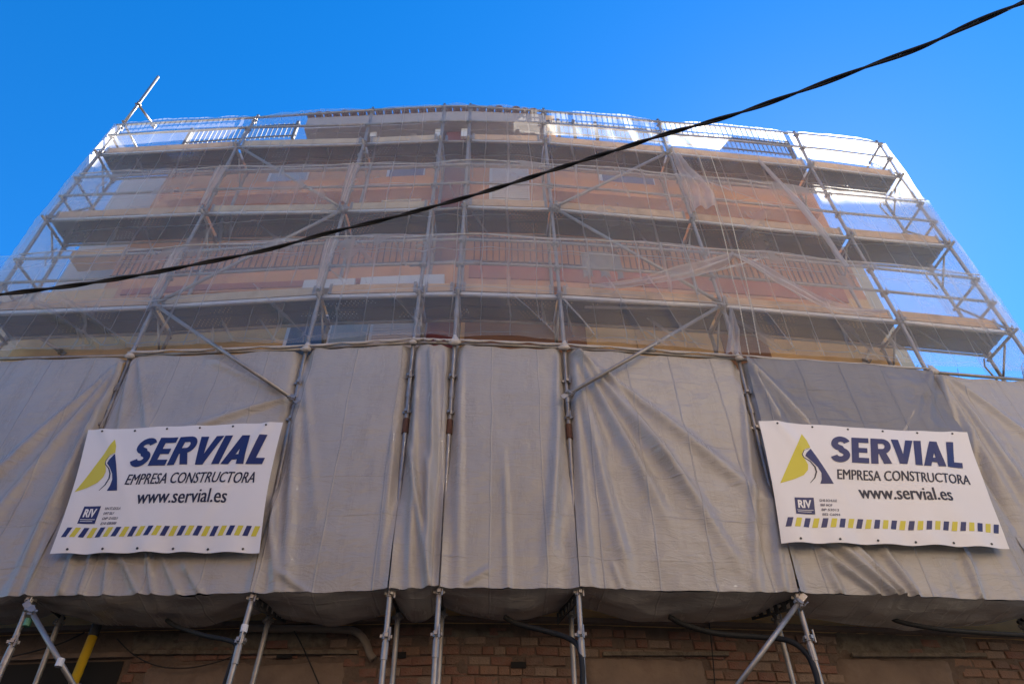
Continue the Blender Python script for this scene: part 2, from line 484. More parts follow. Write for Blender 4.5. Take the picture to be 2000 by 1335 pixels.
# ------------------------------------------------------------------ setting: ground, road, pavement
b = MB(); b.box((-400, -400, -.3), Vector((800, 0, 0)), Vector((0, 800, 0)), Vector((0, 0, .3)))
setp(b.build('ground', M['paving']), kind='structure')
b = MB(); b.box((-60, -3, .004), Vector((120, 0, 0)), Vector((0, 7.5, 0)), Vector((0, 0, .012)))
setp(b.build('road', M['asphalt']), kind='structure')
b = MB(); b.box((-60, 4.5, .0), Vector((120, 0, 0)), Vector((0, 12, 0)), Vector((0, 0, .13)))
setp(b.build('pavement', M['paving']), kind='structure')
b = MB(); b.box((-60, 4.35, .0), Vector((120, 0, 0)), Vector((0, .148, 0)), Vector((0, 0, .14)))
setp(b.build('kerb', M['stone']), kind='structure')

# houses on the other side of the street, facing the sun
def opposite_house(x0, x1, h, m, label):
    root = empty('house', ((x0 + x1) / 2, -4.2, .13), label, 'house', 'houses across the street')
    b = MB(); b.box((x0, -14.2, .13), Vector((x1 - x0, 0, 0)), Vector((0, 10, 0)), Vector((0, 0, h))); w = b.build('wall', m, root)
    b = MB(); b.box((x0 - .1, -14.3, h + .132), Vector((x1 - x0 + .2, 0, 0)), Vector((0, 10.5, 0)), Vector((0, 0, .25))); b.build('roof', M['tile'], root)
    b = MB(); b.box((x0 + .05, -4.198, .13), Vector((x1 - x0 - .1, 0, 0)), Vector((0, .05, 0)), Vector((0, 0, 4.0))); b.build('plinth', M['asphalt'], root)  # dark base added to cut light bounced under the tarpaulins
    n = int((x1 - x0) / 2.6)
    for f in range(1, int(h / 3)):
        for k in range(n):
            cx = x0 + (k + .5) * (x1 - x0) / n
            b = MB(); b.box((cx - .6, -4.2 + .002, 1.1 + 3 * f), Vector((1.2, 0, 0)), Vector((0, .06, 0)), Vector((0, 0, 1.5))); fr = b.build('window', M['white'], root)
            b = MB(); b.box((cx - .52, -4.136, 1.18 + 3 * f), Vector((1.04, 0, 0)), Vector((0, .01, 0)), Vector((0, 0, 1.34))); b.build('pane', M['glass'], fr)
M['sidewall'] = mat('pale_mauve_render', (.50, .46, .46), .85, 0, .12, 2)
M['sunpane'] = mat('sun_reflecting_pane', (.05, .06, .07), .13, 0, .1, 2, spec=1.0)  # panes added high up to reflect sun toward the tarpaulins
M['sunpane'].node_tree.nodes['Principled BSDF'].inputs['IOR'].default_value = 1.9
M['cream'] = mat('cream_render', (.62, .47, .32), .85, 0, .1, 2)
M['sand'] = mat('sand_render', (.60, .44, .29), .85, 0, .1, 2)
opposite_house(-20, -4.2, 9.2, M['brown'], 'brown house across the street behind the viewer, to the left')
opposite_house(-4, 5.8, 9.8, M['sand'], 'sand coloured house across the street right behind the viewer')
root = empty('house', (12, -4.2, .13), 'tall cream apartment house across the street behind the viewer, to the right', 'house', 'houses across the street')
b = MB(); b.box((6, -15, .13), Vector((14, 0, 0)), Vector((0, 10.8, 0)), Vector((0, 0, 12.5))); b.build('wall', M['cream'], root)
b = MB(); b.box((4.6, -15.2, 12.632), Vector((15.6, 0, 0)), Vector((0, 10.99, 0)), Vector((0, 0, 9.5))); b.build('upper_wall', M['cream'], root)  # upper storeys added to carry the sun-reflecting panes
b = MB(); b.box((4.4, -15.4, 22.134), Vector((16, 0, 0)), Vector((0, 11.5, 0)), Vector((0, 0, .3))); b.build('roof', M['tile'], root)
b = MB(); b.box((6.05, -4.198, .13), Vector((13.9, 0, 0)), Vector((0, .05, 0)), Vector((0, 0, 4.0))); b.build('plinth', M['asphalt'], root)  # same added dark base, keeps bounced light off the undersides
for cx, z0, gl in [(7.6 + 2.9 * k, 4.6 + 3 * f, 0) for k in range(4) for f in range(3)] + [(9 + 3.1 * k, 13.6 + 3 * f, 0) for k in range(4) for f in range(2)] + [(5.9, 17.9, 1), (9.9, 16.6, 1)]:
    b = MB(); b.box((cx - .62, -4.198, z0), Vector((1.24, 0, 0)), Vector((0, .06, 0)), Vector((0, 0, 1.45))); fr = b.build('window', M['white'], root)
    b = MB(); b.box((cx - .54, -4.136, z0 + .08), Vector((1.08, 0, 0)), Vector((0, .01, 0)), Vector((0, 0, 1.29))); b.build('pane' if gl else 'shutter', M['sunpane' if gl else 'shutter'], fr)
def tower(x0, x1, y0, h):
    root = empty('shade_tower', ((x0 + x1) / 2, y0, .13), 'tall tower added unseen behind the scaffolded building to shade its right end', 'tower')
    b = MB(); b.box((x0, y0, .13), Vector((x1 - x0, 0, 0)), Vector((0, 12, 0)), Vector((0, 0, h))); b.build('wall', M['sand'], root)
    b = MB(); b.box((x0 - .15, y0 - .15, h + .132), Vector((x1 - x0 + .3, 0, 0)), Vector((0, 12.3, 0)), Vector((0, 0, .3))); b.build('roof', M['grey'], root)
    for f in range(1, int(h / 3)):
        for k in range(4):
            cx = x0 + (k + .5) * (x1 - x0) / 4
            b = MB(); b.box((cx - .7, y0 - .05, .9 + 3 * f), Vector((1.4, 0, 0)), Vector((0, .048, 0)), Vector((0, 0, 1.5))); fr = b.build('window', M['white'], root)
            b = MB(); b.box((cx - .6, y0 - .062, 1.0 + 3 * f), Vector((1.2, 0, 0)), Vector((0, .01, 0)), Vector((0, 0, 1.3))); b.build('pane', M['glass'], fr)
tower(9.5, 20.5, 27.5, 34.6)  # added out of sight to shade the right end of the net
# ------------------------------------------------------------------ the building behind the scaffold
WO = -.86                                            # wall plane
bld = empty('apartment_building', P(CUM[5], .13, WO - 4), 'salmon and ochre apartment building wrapped in scaffolding and white netting', 'building')
zTer = hit(1250, 308, WO)[1]                        # terrace floor
sL = hit(250, 480, WO)[0]; sR = hit(1668, 535, WO)[0]
sBL = hit(612, 250, WO)[0]; sBR = hit(1068, 250, WO)[0]
zLedge = hit(1300, 1224, WO)[1]
# main walls: one body per storey
def body(name, m, sa, sb, za, zb, depth, off=WO, parent=bld):
    br = sorted([sa, sb] + [c for c in CUM if sa < c < sb])
    front = [P(q, 0, off) for q in br]
    back = [P(sb, 0, off - depth), P(sa, 0, off - depth)]
    ring = front + back
    b = MB(); n = len(ring)
    b.v = [(p.x, p.y, za) for p in ring] + [(p.x, p.y, zb) for p in ring]
    b.f = [(k, (k + 1) % n, n + (k + 1) % n, n + k) for k in range(n)] + [tuple(range(n))[::-1], tuple(range(n, 2 * n))]
    return b.build(name, m, parent)
z3 = lev('P3', CUM[5])
zf = hit(1100, 520, WO)[1]                            # balcony floor height
gw = body('ground_floor_wall', M['mortar'], -4.0, sR + .15, .13, zLedge, 9, WO - .02)
body('lower_wall', M['ochre'], sL - 2.2, sR, zLedge + .002, zf - .25, 9)
body('upper_wall', M['salmon'], sL, sR, zf - .248, zTer - .25, 9)
body('side_wall', M['sidewall'], -.5, sL - .002, zLedge + .3, zTer - .12, 5, WO - .25)
body('terrace_slab', M['grey'], sL - .1, sR + .05, zTer - .248, zTer, 9, WO + .08)
body('penthouse_wall', M['darkred'], sBL, sBR, zTer + .002, hit(860, 242, WO)[1], 6)
body('stair_tower', M['grey'], hit(1500, 262, WO)[0] + .35, hit(1500, 262, WO)[0] + 1.5, zTer + .002, zTer + 2.3, 1.6, WO - 1.3)
# eave and tiled roof of the penthouse
zE0 = hit(860, 240, WO + .35)[1]; zE1 = hit(860, 219, WO + .35)[1]
sEL = hit(602, 230, WO + .35)[0]; sER = hit(1066, 230, WO + .35)[0]
ev = body('eave', M['grey'], sEL, sER, zE0, zE1, 6.6, WO + .35)
rf = body('roof', M['tile'], sEL + .02, sER - .02, zE1 + .002, zE1 + .05, 6.5, WO + .33)
tb = MB()
rings = []
for q in (0, .5):
    rings.append([Vector((.075 * math.cos(a), q, .055 * math.sin(a) + .035)) for a in [math.pi * k / 8 for k in range(9)]] +
                 [Vector((.06 * math.cos(a), q, .04 * math.sin(a) + .035)) for a in [math.pi * k / 8 for k in range(8, -1, -1)]])
b0, n = tb.quadstrip(rings)
for e in (b0, b0 + n):
    for k in range(8): tb.f.append((e + k, e + k + 1, e + 16 - k, e + 17 - k))
tile0 = tb.build('roof_tile', M['tile'], None, smooth=False)
s = sEL + .05; first = True
while s < sER - .1:
    p = P(s, zE1 + .012 + R.uniform(-.006, .006), WO + .42 + R.uniform(-.02, .02)); q = P(s + .05, 0, 0) - P(s, 0, 0)
    ang = math.atan2(q.y, q.x) + R.uniform(-.03, .03)
    if first:
        tile0.location = p; tile0.rotation_euler = (.12, 0, ang); setparent(tile0, rf); first = False
    else: inst(tile0, p, (.12, 0, ang), rf)
    s += .172
# pilaster of the narrow bay, balcony slabs and parapets
b = MB(); b.slab(hit(868, 300, WO + .15)[0], hit(915, 300, WO + .15)[0], zLedge + .3, zE0 - .002, WO + .002, WO + .15)
b.build('pilaster', M['darkred'], bld)
def balcony(pl, pr, ytop, ybot, m, off=WO + .28, mm='salmon'):
    """slab whose face shows between two pixel rows"""
    sa, za = hit(pl[0], pl[1], off); sb, zb = hit(pr[0], pr[1], off)
    return sa, sb, za, zb
bs_l = hit(250, 528, WO + .26); bs_r = hit(1640, 560, WO + .26)
zS1 = hit(1000, 519, WO + .26)[1]; zS0 = hit(1000, 556, WO + .26)[1]
b = MB(); b.slab(bs_l[0], bs_r[0], zS0, zS1, WO + .002, WO + .26); slab1 = b.build('balcony_slab', M['salmon'], bld)
b = MB(); b.slab(CUM[5] + .1, bs_r[0] + .02, hit(1300, 563, WO + .27)[1], hit(1300, 535, WO + .27)[1], WO + .262, WO + .285)
b.build('balcony_fascia', M['red'], bld)
b = MB(); b.slab(bs_l[0] + .1, CUM[4] - .25, zS0 + .04, zS0 + .16, WO + .262, WO + .285); b.build('balcony_fascia', M['red'], bld)
# upper parapet band behind the next lift
for (xa, xb, y0, y1, m) in ((330, 860, 376, 352, 'salmon'), (1075, 1590, 392, 366, 'salmon')):
    a = hit(xa, y0, WO + .26); c = hit(xb, y0, WO + .26); t = hit((xa + xb) / 2, y1, WO + .26); t0 = hit((xa + xb) / 2, y0, WO + .26)
    b = MB(); b.slab(a[0], c[0], t0[1], t[1], WO + .002, WO + .26); b.build('upper_balcony_slab', M[m], bld)
# railings
def railing(name, sa, sb, zlo, zhi, off, nr=2, step=.155, over=.05, m='iron', posts=(), bw=.009):
    rr = MB()
    zs = [zlo + (zhi - zlo) * k / (nr - 1) for k in range(nr)]
    for z in zs: rr.slab(sa, sb, z - .012, z + .012, off - .012, off + .012)
    for q in posts: rr.slab(q - .03, q + .03, zlo - .12, zhi + .1, off - .03, off + .03)
    rail = rr.build(name, M[m], bld)
    bar = MB(); bar.box((-bw, -bw, 0), Vector((bw * 2, 0, 0)), Vector((0, bw * 2, 0)), Vector((0, 0, zhi - zlo + 2 * over)))
    bo = bar.build('railing_bar', M[m]); s = sa + step; first = True
    while s < sb:
        p = P(s, zlo - over, off)
        if first: bo.location = p; setparent(bo, rail); first = False
        else: inst(bo, p, (0, 0, R.uniform(-.1, .1)), rail)
        s += step
    return rail
zr0 = hit(1000, 512, WO + .2)[1]; zr1 = hit(1000, 466, WO + .2)[1]
railing('balcony_railing', hit(240, 495, WO + .2)[0], hit(866, 475, WO + .2)[0], zr0, zr1, WO + .2, step=.102)
railing('balcony_railing', hit(915, 475, WO + .2)[0], hit(1655, 520, WO + .2)[0], zr0, zr1, WO + .2, step=.102)
ta0 = hit(1250, 274, WO + .05)[1]; ta1 = hit(1250, 252, WO + .05)[1]
railing('terrace_railing', sER + .02, sR, ta0 + .02, ta1, WO + .05, step=.098, over=.09, m='dark', bw=.006, posts=[hit(1090, 250, WO)[0], hit(1120, 250, WO)[0], hit(1162, 250, WO)[0], sR - .05])
railing('terrace_railing', sL, sEL - .3, ta0 + .02, ta1, WO + .05, step=.098, over=.07, m='dark', bw=.006, posts=[sL + .02, sEL - .35])
# windows, shutter and panels of the first floor, seen between the deck and the tarpaulin
def panel(name, xa, xb, ya, yb, m, o1, o2, parent=bld, label=None):
    ym = (ya + yb) / 2
    sa, z0 = hit(xa, yb, o2); sb, _ = hit(xb, yb, o2); z1 = hit((xa + xb) / 2, ya, o2)[1]; z0 = hit((xa + xb) / 2, yb, o2)[1]
    bb = MB(); bb.slab(sa, sb, z0, z1, o1, o2); o = bb.build(name, M[m], parent)
    if label: o['label'] = label
    return o, sa, sb, z0, z1
def window(xa, xb, ya, yb, panes, shutter=None):
    o, sa, sb, z0, z1 = panel('window', xa, xb, ya, yb, 'white', WO + .002, WO + .035)
    n = len(panes); fw = .055
    for k, pm in enumerate(panes):
        a = sa + (sb - sa) * k / n + fw; c = sa + (sb - sa) * (k + 1) / n - fw * .4
        bb = MB(); bb.slab(a, c, z0 + fw, z1 - fw, WO + .037, WO + .045)
        if pm == 'shutter':
            bb.build('shutter_backing', M['shutter'], o)
            z = z0 + fw
            sl = MB(); sl.slab(a, c, 0, .045, WO + .048, WO + .060)
            src = sl.build('shutter_slat', M['shutter'])
            src.location = (0, 0, z); setparent(src, o)
            z += .052
            while z < z1 - fw - .05:
                inst(src, (0, 0, z), None, o); z += .052
        else: bb.build('pane', M[pm], o)
    return o
window(515, 692, 615, 800, ['glass', 'glass2'])
window(694, 862, 615, 800, ['shutter'])
window(505, 585, 330, 392, ['glass2'])
window(745, 822, 322, 392, ['glass'])
window(955, 1035, 322, 392, ['shutter'])
window(1180, 1290, 335, 400, ['glass'])
panel('wall_panel', 1250, 1312, 625, 700, 'ochre', WO + .002, WO + .02)
panel('doorway', 1438, 1530, 595, 760, 'brown', WO + .002, WO + .03)
panel('shaded_recess_panel', 905, 1150, 625, 700, 'brown', WO + .002, WO + .015)  # flat brown slab; the shade of a recess is put into its colour
panel('awning_box', 702, 866, 538, 560, 'white', WO + .002, WO + .40)
panel('awning_box', 590, 690, 545, 562, 'white', WO + .002, WO + .36)
panel('beam_end', 136, 235, 486, 500, 'ochre', WO + .002, WO + .3)

for x0, x1 in ((722, 734), (849, 862), (900, 912)): panel('shutter_box', x0, x1, 247, 266, 'white', WO + .16, WO + .22)
panel('sunlit_wall', 1066, 1086, 226, 262, 'ochre', WO - .3, WO - .2)
# ground-floor masonry: bricks, plaster patches, ledge
BO = WO - .02
def plaster(name, x0, x1, y0, y1, m, th=.035):
    a = hit(x0, y1, BO)[0]; c = hit(x1, y1, BO)[0]; z1 = hit((x0 + x1) / 2, y0, BO)[1]; z0 = hit((x0 + x1) / 2, y1, BO)[1]
    nu, nv = max(8, int((c - a) / .05)), max(5, int((z1 - z0) / .05))
    vs = []
    def fn(u, v):
        e = min(u, 1 - u) * (c - a); g = min(v, 1 - v) * (z1 - z0)
        s_ = a + (c - a) * u; z_ = z0 + (z1 - z0) * v
        nn = noise.noise((s_ * 5, z_ * 5, 1.3))
        if e < .01: s_ += nn * .07
        if g < .01: z_ += noise.noise((s_ * 4, z_ * 9, 5)) * .05
        o = th * (1 if min(e, g) > .01 else -.3) + .012 * noise.noise((s_ * 9, z_ * 9, 8))
        return P(s_, z_, BO + o), (s_, z_)
    o = sheet(name, M[m], fn, nu, nv)
    setparent(o, gw); return (a - .02, c + .02, z0 - .01, z1 + .01)
PATCH = [plaster('plaster_patch', 246, 660, 1294, 1420, 'plaster'), plaster('plaster_patch', 1150, 1396, 1284, 1420, 'plaster'),
         plaster('plaster_patch', 1672, 1905, 1285, 1420, 'plaster')]
ROUGH = [plaster('rough_render_band', 250, 640, 1229, 1270, 'moss', .02), plaster('rough_render_band', 1640, 1900, 1229, 1282, 'moss', .02),
         plaster('rough_render_band', 860, 1010, 1229, 1246, 'moss', .022)]
za, zb_ = hit(1000, 1400, BO)[1], zLedge - .03
bl, bh, mj = .225, .086, .014
bricks = []
for k in range(5):
    b = MB(); x, y, z = bl / 2, .03, bh / 2
    c = [Vector((sx * x * R.uniform(.955, 1), sy * y, sz * z * R.uniform(.88, 1))) for sz in (-1, 1) for sx, sy in ((-1, -1), (1, -1), (1, 1), (-1, 1))]
    b.box8(c)
    # chamfered, worn face
    f = [Vector(p) for p in (b.v[0], b.v[1], b.v[5], b.v[4])]
    ce = sum(f, Vector()) / 4
    i0 = len(b.v); b.v += [tuple(ce + (p - ce) * R.uniform(.86, .95) + Vector((0, -.007, 0))) for p in f]
    b.f = [q for q in b.f if q != (0, 1, 5, 4)]
    o4 = (0, 1, 5, 4)
    for k2 in range(4): b.f.append((o4[k2], o4[(k2 + 1) % 4], i0 + (k2 + 1) % 4, i0 + k2))
    b.f.append((i0, i0 + 1, i0 + 2, i0 + 3))
    bricks.append(b.build('brick', BR[k % 4], None, smooth=False))
used = [False] * 5; nb = 0
rows = int((zb_ - za) / (bh + mj))
for r in range(rows):
    z = zb_ - (r + .5) * (bh + mj)
    s = hit(0, 1300, BO)[0] + (.12 if r % 2 else 0)
    while s < sR + .1:
        L_ = R.choice((1, 1, 1, .5, .8))
        c = s + L_ * bl / 2; s += L_ * bl + mj
        zz = z + .012 * noise.noise((c * .8, 3, r))
        if any(p[0] < c < p[1] and p[2] < zz < p[3] for p in PATCH): continue
        if any(p[0] < c < p[1] and p[2] < zz < p[3] for p in ROUGH) and R.random() < .7: continue
        if R.random() < .06 or nb >= 298: continue
        if c > sR + .05: continue
        if c < hit(246, 1300, BO)[0]: continue
        q = P(c + .05, 0, 0) - P(c, 0, 0); k = R.randrange(5)
        rot = (R.uniform(-.04, .04), R.uniform(-.03, .03), math.atan2(q.y, q.x) + R.uniform(-.05, .05))
        loc = P(c, zz, BO + R.uniform(-.026, -.010))
        if not used[k]:
            o = bricks[k]; o.location = loc; o.rotation_euler = rot; o.scale = (L_, 1, 1); setparent(o, gw); used[k] = True
        else: inst(bricks[k], loc, rot, gw, (L_, 1, 1))
        nb += 1
ca, cb = hit(250, 1300, BO)[0], sR + .12
def coat(u, v):
    q = ca + (cb - ca) * u; z = za + (zb_ + .03 - za) * v
    o = .004 + .026 * noise.noise((q * 2.6, z * 4.5, 2)) + .016 * noise.noise((q * 9, z * 14, 5)) + .006 * noise.noise((q * 30, z * 40, 8))
    return P(q, z, BO + max(.001, o)), (q, z)
setparent(sheet('mortar_coat', M['mortar'], coat, 420, 32), gw)
b = MB(); b.slab(hit(-60, 1220, BO)[0], sR + .15, zLedge + .004, zLedge + .05, WO + .002, WO + .07); b.build('stone_ledge', M['plaster'], bld)
for x0, x1, y in ((1176, 1420, 1279), (1660, 1920, 1281), (246, 700, 1276)):
    a = hit(x0, y, BO); c = hit(x1, y, BO)
    b = MB(); b.slab(a[0], c[0], a[1] - .02, a[1] + .02, BO, BO + .06, c[1] - .02, c[1] + .02); b.build('window_lintel', M['moss'], bld)
a = hit(-40, 1300, BO); c = hit(240, 1300, BO)
b = MB(); b.slab(a[0], c[0], .5, a[1], BO, BO + .01); b.build('black_doorway_panel', M['void'], bld)  # thin near-black slab; the doorway's inner darkness is put into its colour
a = hit(-40, 1297, BO)
b = MB(); b.slab(a[0], c[0] + .1, a[1] + .01, a[1] + .06, BO, BO + .06); b.build('opening_lintel', M['plaster'], bld)
for x, y in ((780, 1281), (1012, 1300), (558, 1281)):
    a = hit(x, y, BO)
    b = MB(); b.slab(a[0] - .08, a[0] + .08, a[1] - .03, a[1] + .03, BO + .036, BO + .044); b.build('wall_vent', M['void'], bld)

# blue shutter door beyond the brick corner
p = at(1968, 1243, BO - .1)
b = MB(); q = (P(CUM[9], 0, 0) - P(CUM[8], 0, 0)).normalized()
b.box(p - Vector((0, 0, 2.6)), q * 1.6, Vector((0, .25, 0)), Vector((0, 0, 2.6)))
for k in range(8): b.box(p - Vector((-.02, .03, 2.5 - .3 * k)), q * 1.5, Vector((0, .028, 0)), Vector((0, 0, .26)))
setp(b.build('blue_shutter_door', M['blue']), 'dark blue metal shutter door past the brick corner at the lower right', 'door')

# wall pipe, thin wires on the wall
def smooth_path(pts, n=8):
    pts = [Vector(p) for p in pts]; out = []
    for i in range(len(pts) - 1):
        p0 = pts[max(i - 1, 0)]; p1 = pts[i]; p2 = pts[i + 1]; p3 = pts[min(i + 2, len(pts) - 1)]
        for k in range(n):
            t = k / n
            out.append(.5 * ((2 * p1) + (p2 - p0) * t + (2 * p0 - 5 * p1 + 4 * p2 - p3) * t * t + (-p0 + 3 * p1 - 3 * p2 + p3) * t ** 3))
    return out + [pts[-1]]
def pathpx(l, off): return smooth_path([at(x, y, off if not isinstance(off, list) else off[k]) for k, (x, y) in enumerate(l)])
def cable(name, px, off, r, m, label, cat, group=None, seg=8):
    b = MB(); b.tube(pathpx(px, off), r, seg)
    return setp(b.build(name, M[m], smooth=True), label, cat, group)
cable('drain_pipe', [(470, 1226), (560, 1227), (660, 1228), (697, 1234), (715, 1255), (722, 1275), (730, 1286)], BO + .1, .038, 'pipe',
      'tan painted pipe that bends down the brick wall', 'pipe', seg=12)
cable('thin_wire', [(228, 1246), (262, 1278), (310, 1300), (370, 1303), (430, 1290), (462, 1276)], BO + .12, .006, 'black', 'thin black wire sagging across the brick wall between the yellow prop and a hose', 'wire')
cable('thin_wire', [(575, 1232), (590, 1260), (608, 1300), (625, 1340)], BO + .12, .007, 'black', 'thin black wire running down from the clamp beside the bent pipe', 'wire')
cable('thin_wire', [(1385, 1215), (1392, 1280), (1397, 1350)], BO + .1, .006, 'black', 'thin black wire hanging straight down the plastered panel', 'wire')
cable('thin_wire', [(20, 1282), (70, 1270), (120, 1255), (165, 1234)], BO + .12, .008, 'black', 'thin black wire rising to the head of the yellow prop', 'wire')
hose = 'black hoses hanging from under the tarpaulins'
cable('black_hose', [(326, 1210), (345, 1222), (400, 1240), (448, 1250), (462, 1262), (450, 1300), (436, 1345)], [-.35, -.3, -.15, -.05, -.03, -.03, -.03], .022, 'black', 'black hose drooping beside the tube below the left banner', 'hose', hose)
cable('black_hose', [(986, 1204), (1010, 1217), (1060, 1230), (1105, 1243), (1130, 1262), (1137, 1300), (1138, 1345)], [-.35, -.3, -.2, -.1, -.03, .03, .04], .026, 'black', 'thick black hose curving down along the middle right tube', 'hose', hose)
cable('black_hose', [(1306, 1203), (1340, 1220), (1400, 1236), (1480, 1243), (1540, 1250), (1575, 1275), (1592, 1310), (1600, 1345)], [-.35, -.33, -.3, -.25, -.12, -.04, .03, .04], .028, 'black', 'long black hose crossing behind the slanting brace on the right', 'hose', hose)
cable('black_hose', [(1735, 1203), (1760, 1214), (1830, 1227), (1920, 1235), (2010, 1240), (2080, 1242)], [-.35, -.3, -.2, -.15, -.1, -.1], .024, 'black', 'black hose running out to the right edge beneath the tarpaulin', 'hose', hose)

# ------------------------------------------------------------------ scaffold
scf = empty('scaffold', P(CUM[5], .13, 0), 'galvanised tube scaffold with timber toe boards in front of the apartment building', 'scaffold')
TR = .0265
# a coupler: collar, wedge and bolt
def coupler_mesh():
    b = MB(); b.tube([(0, 0, -.028), (0, 0, .028)], .036, 10)
    b.box((-.055, -.013, -.014), Vector((.11, 0, 0)), Vector((0, .026, 0)), Vector((0, 0, .028)))
    b.box((-.016, -.058, -.018), Vector((.032, 0, 0)), Vector((0, .116, 0)), Vector((0, 0, .036)))
    b.tube([(.03, -.05, -.05), (.03, -.05, .07)], .009, 6)
    return b
cpl0 = coupler_mesh().build('coupler', M['galv'])
cfirst = [True]
def coupler(p, parent, rz=0, rx=0):
    if cfirst[0]:
        cfirst[0] = False; cpl0.location = p; cpl0.rotation_euler = (rx, 0, rz); setparent(cpl0, parent); return cpl0
    return inst(cpl0, p, (rx, 0, rz), parent)
def collar(p, r, h, parent, m='galv'):
    b = MB(); b.tube([Vector(p) - Vector((0, 0, h / 2)), Vector(p) + Vector((0, 0, h / 2))], r, 10); return b.build('spigot_collar', M[m], parent, smooth=False)
def std_path(i, off, ztop, zbot=.16):
    zs = [zbot] + [N[k][i][1] for k in reversed(ORD) if zbot < N[k][i][1] < ztop] + [ztop]
    return [P(std_s(i, z), z, off) for z in zs]
IN = -.53
for i in range(9):
    ztop = N['T'][i][1] + (.17 if i not in (0,) else .02)
    b = MB(); b.tube(std_path(i, 0, ztop), TR, 12)
    st = b.build('standard', M['galv'], scf, smooth=True)
    for k in ('T', 'P5', 'P4', 'P3', 'TT', 'P1'):
        z = N[k][i][1]; coupler(P(std_s(i, z), z - .02, 0), st, R.uniform(-.5, .5))
    for k, dz in (('P4', .52), ('P5', .5), ('P3', .52), ('P4', 1.05), ('P3', 1.05), ('P1', -.42), ('TT', -.6), ('TT', -1.15)):
        z = N[k][i][1] + dz; coupler(P(std_s(i, z), z, 0), st, R.uniform(-.5, .5))
    for z in (N['P5'][i][1] - .62, N['P3'][i][1] - .45, N['P1'][i][1] - .55, N['TT'][i][1] - .85):
        collar(P(std_s(i, z), z, 0), TR + .006, .16, st)
    z = N['TT'][i][1] - 1.35
    if i in (3, 4, 5): collar(P(std_s(i, z), z, 0), TR + .010, .20, st, 'rusty')
    bp = MB(); p = P(std_s(i, 0), .13, 0); bp.box(p - Vector((.075, .075, 0)), Vector((.15, 0, 0)), Vector((0, .15, 0)), Vector((0, 0, .012))); bp.build('base_plate', M['galv'], st)
    if i == 1: pass
    b = MB(); b.tube(std_path(i, IN, N['T'][i][1] - .05), TR, 10)
    si = b.build('inner_standard', M['galv'], scf, smooth=True)
    for k in ('P5', 'P4', 'P3', 'P1'):
        z = N[k][i][1]; coupler(P(std_s(i, z), z - .02, IN), si, 0)
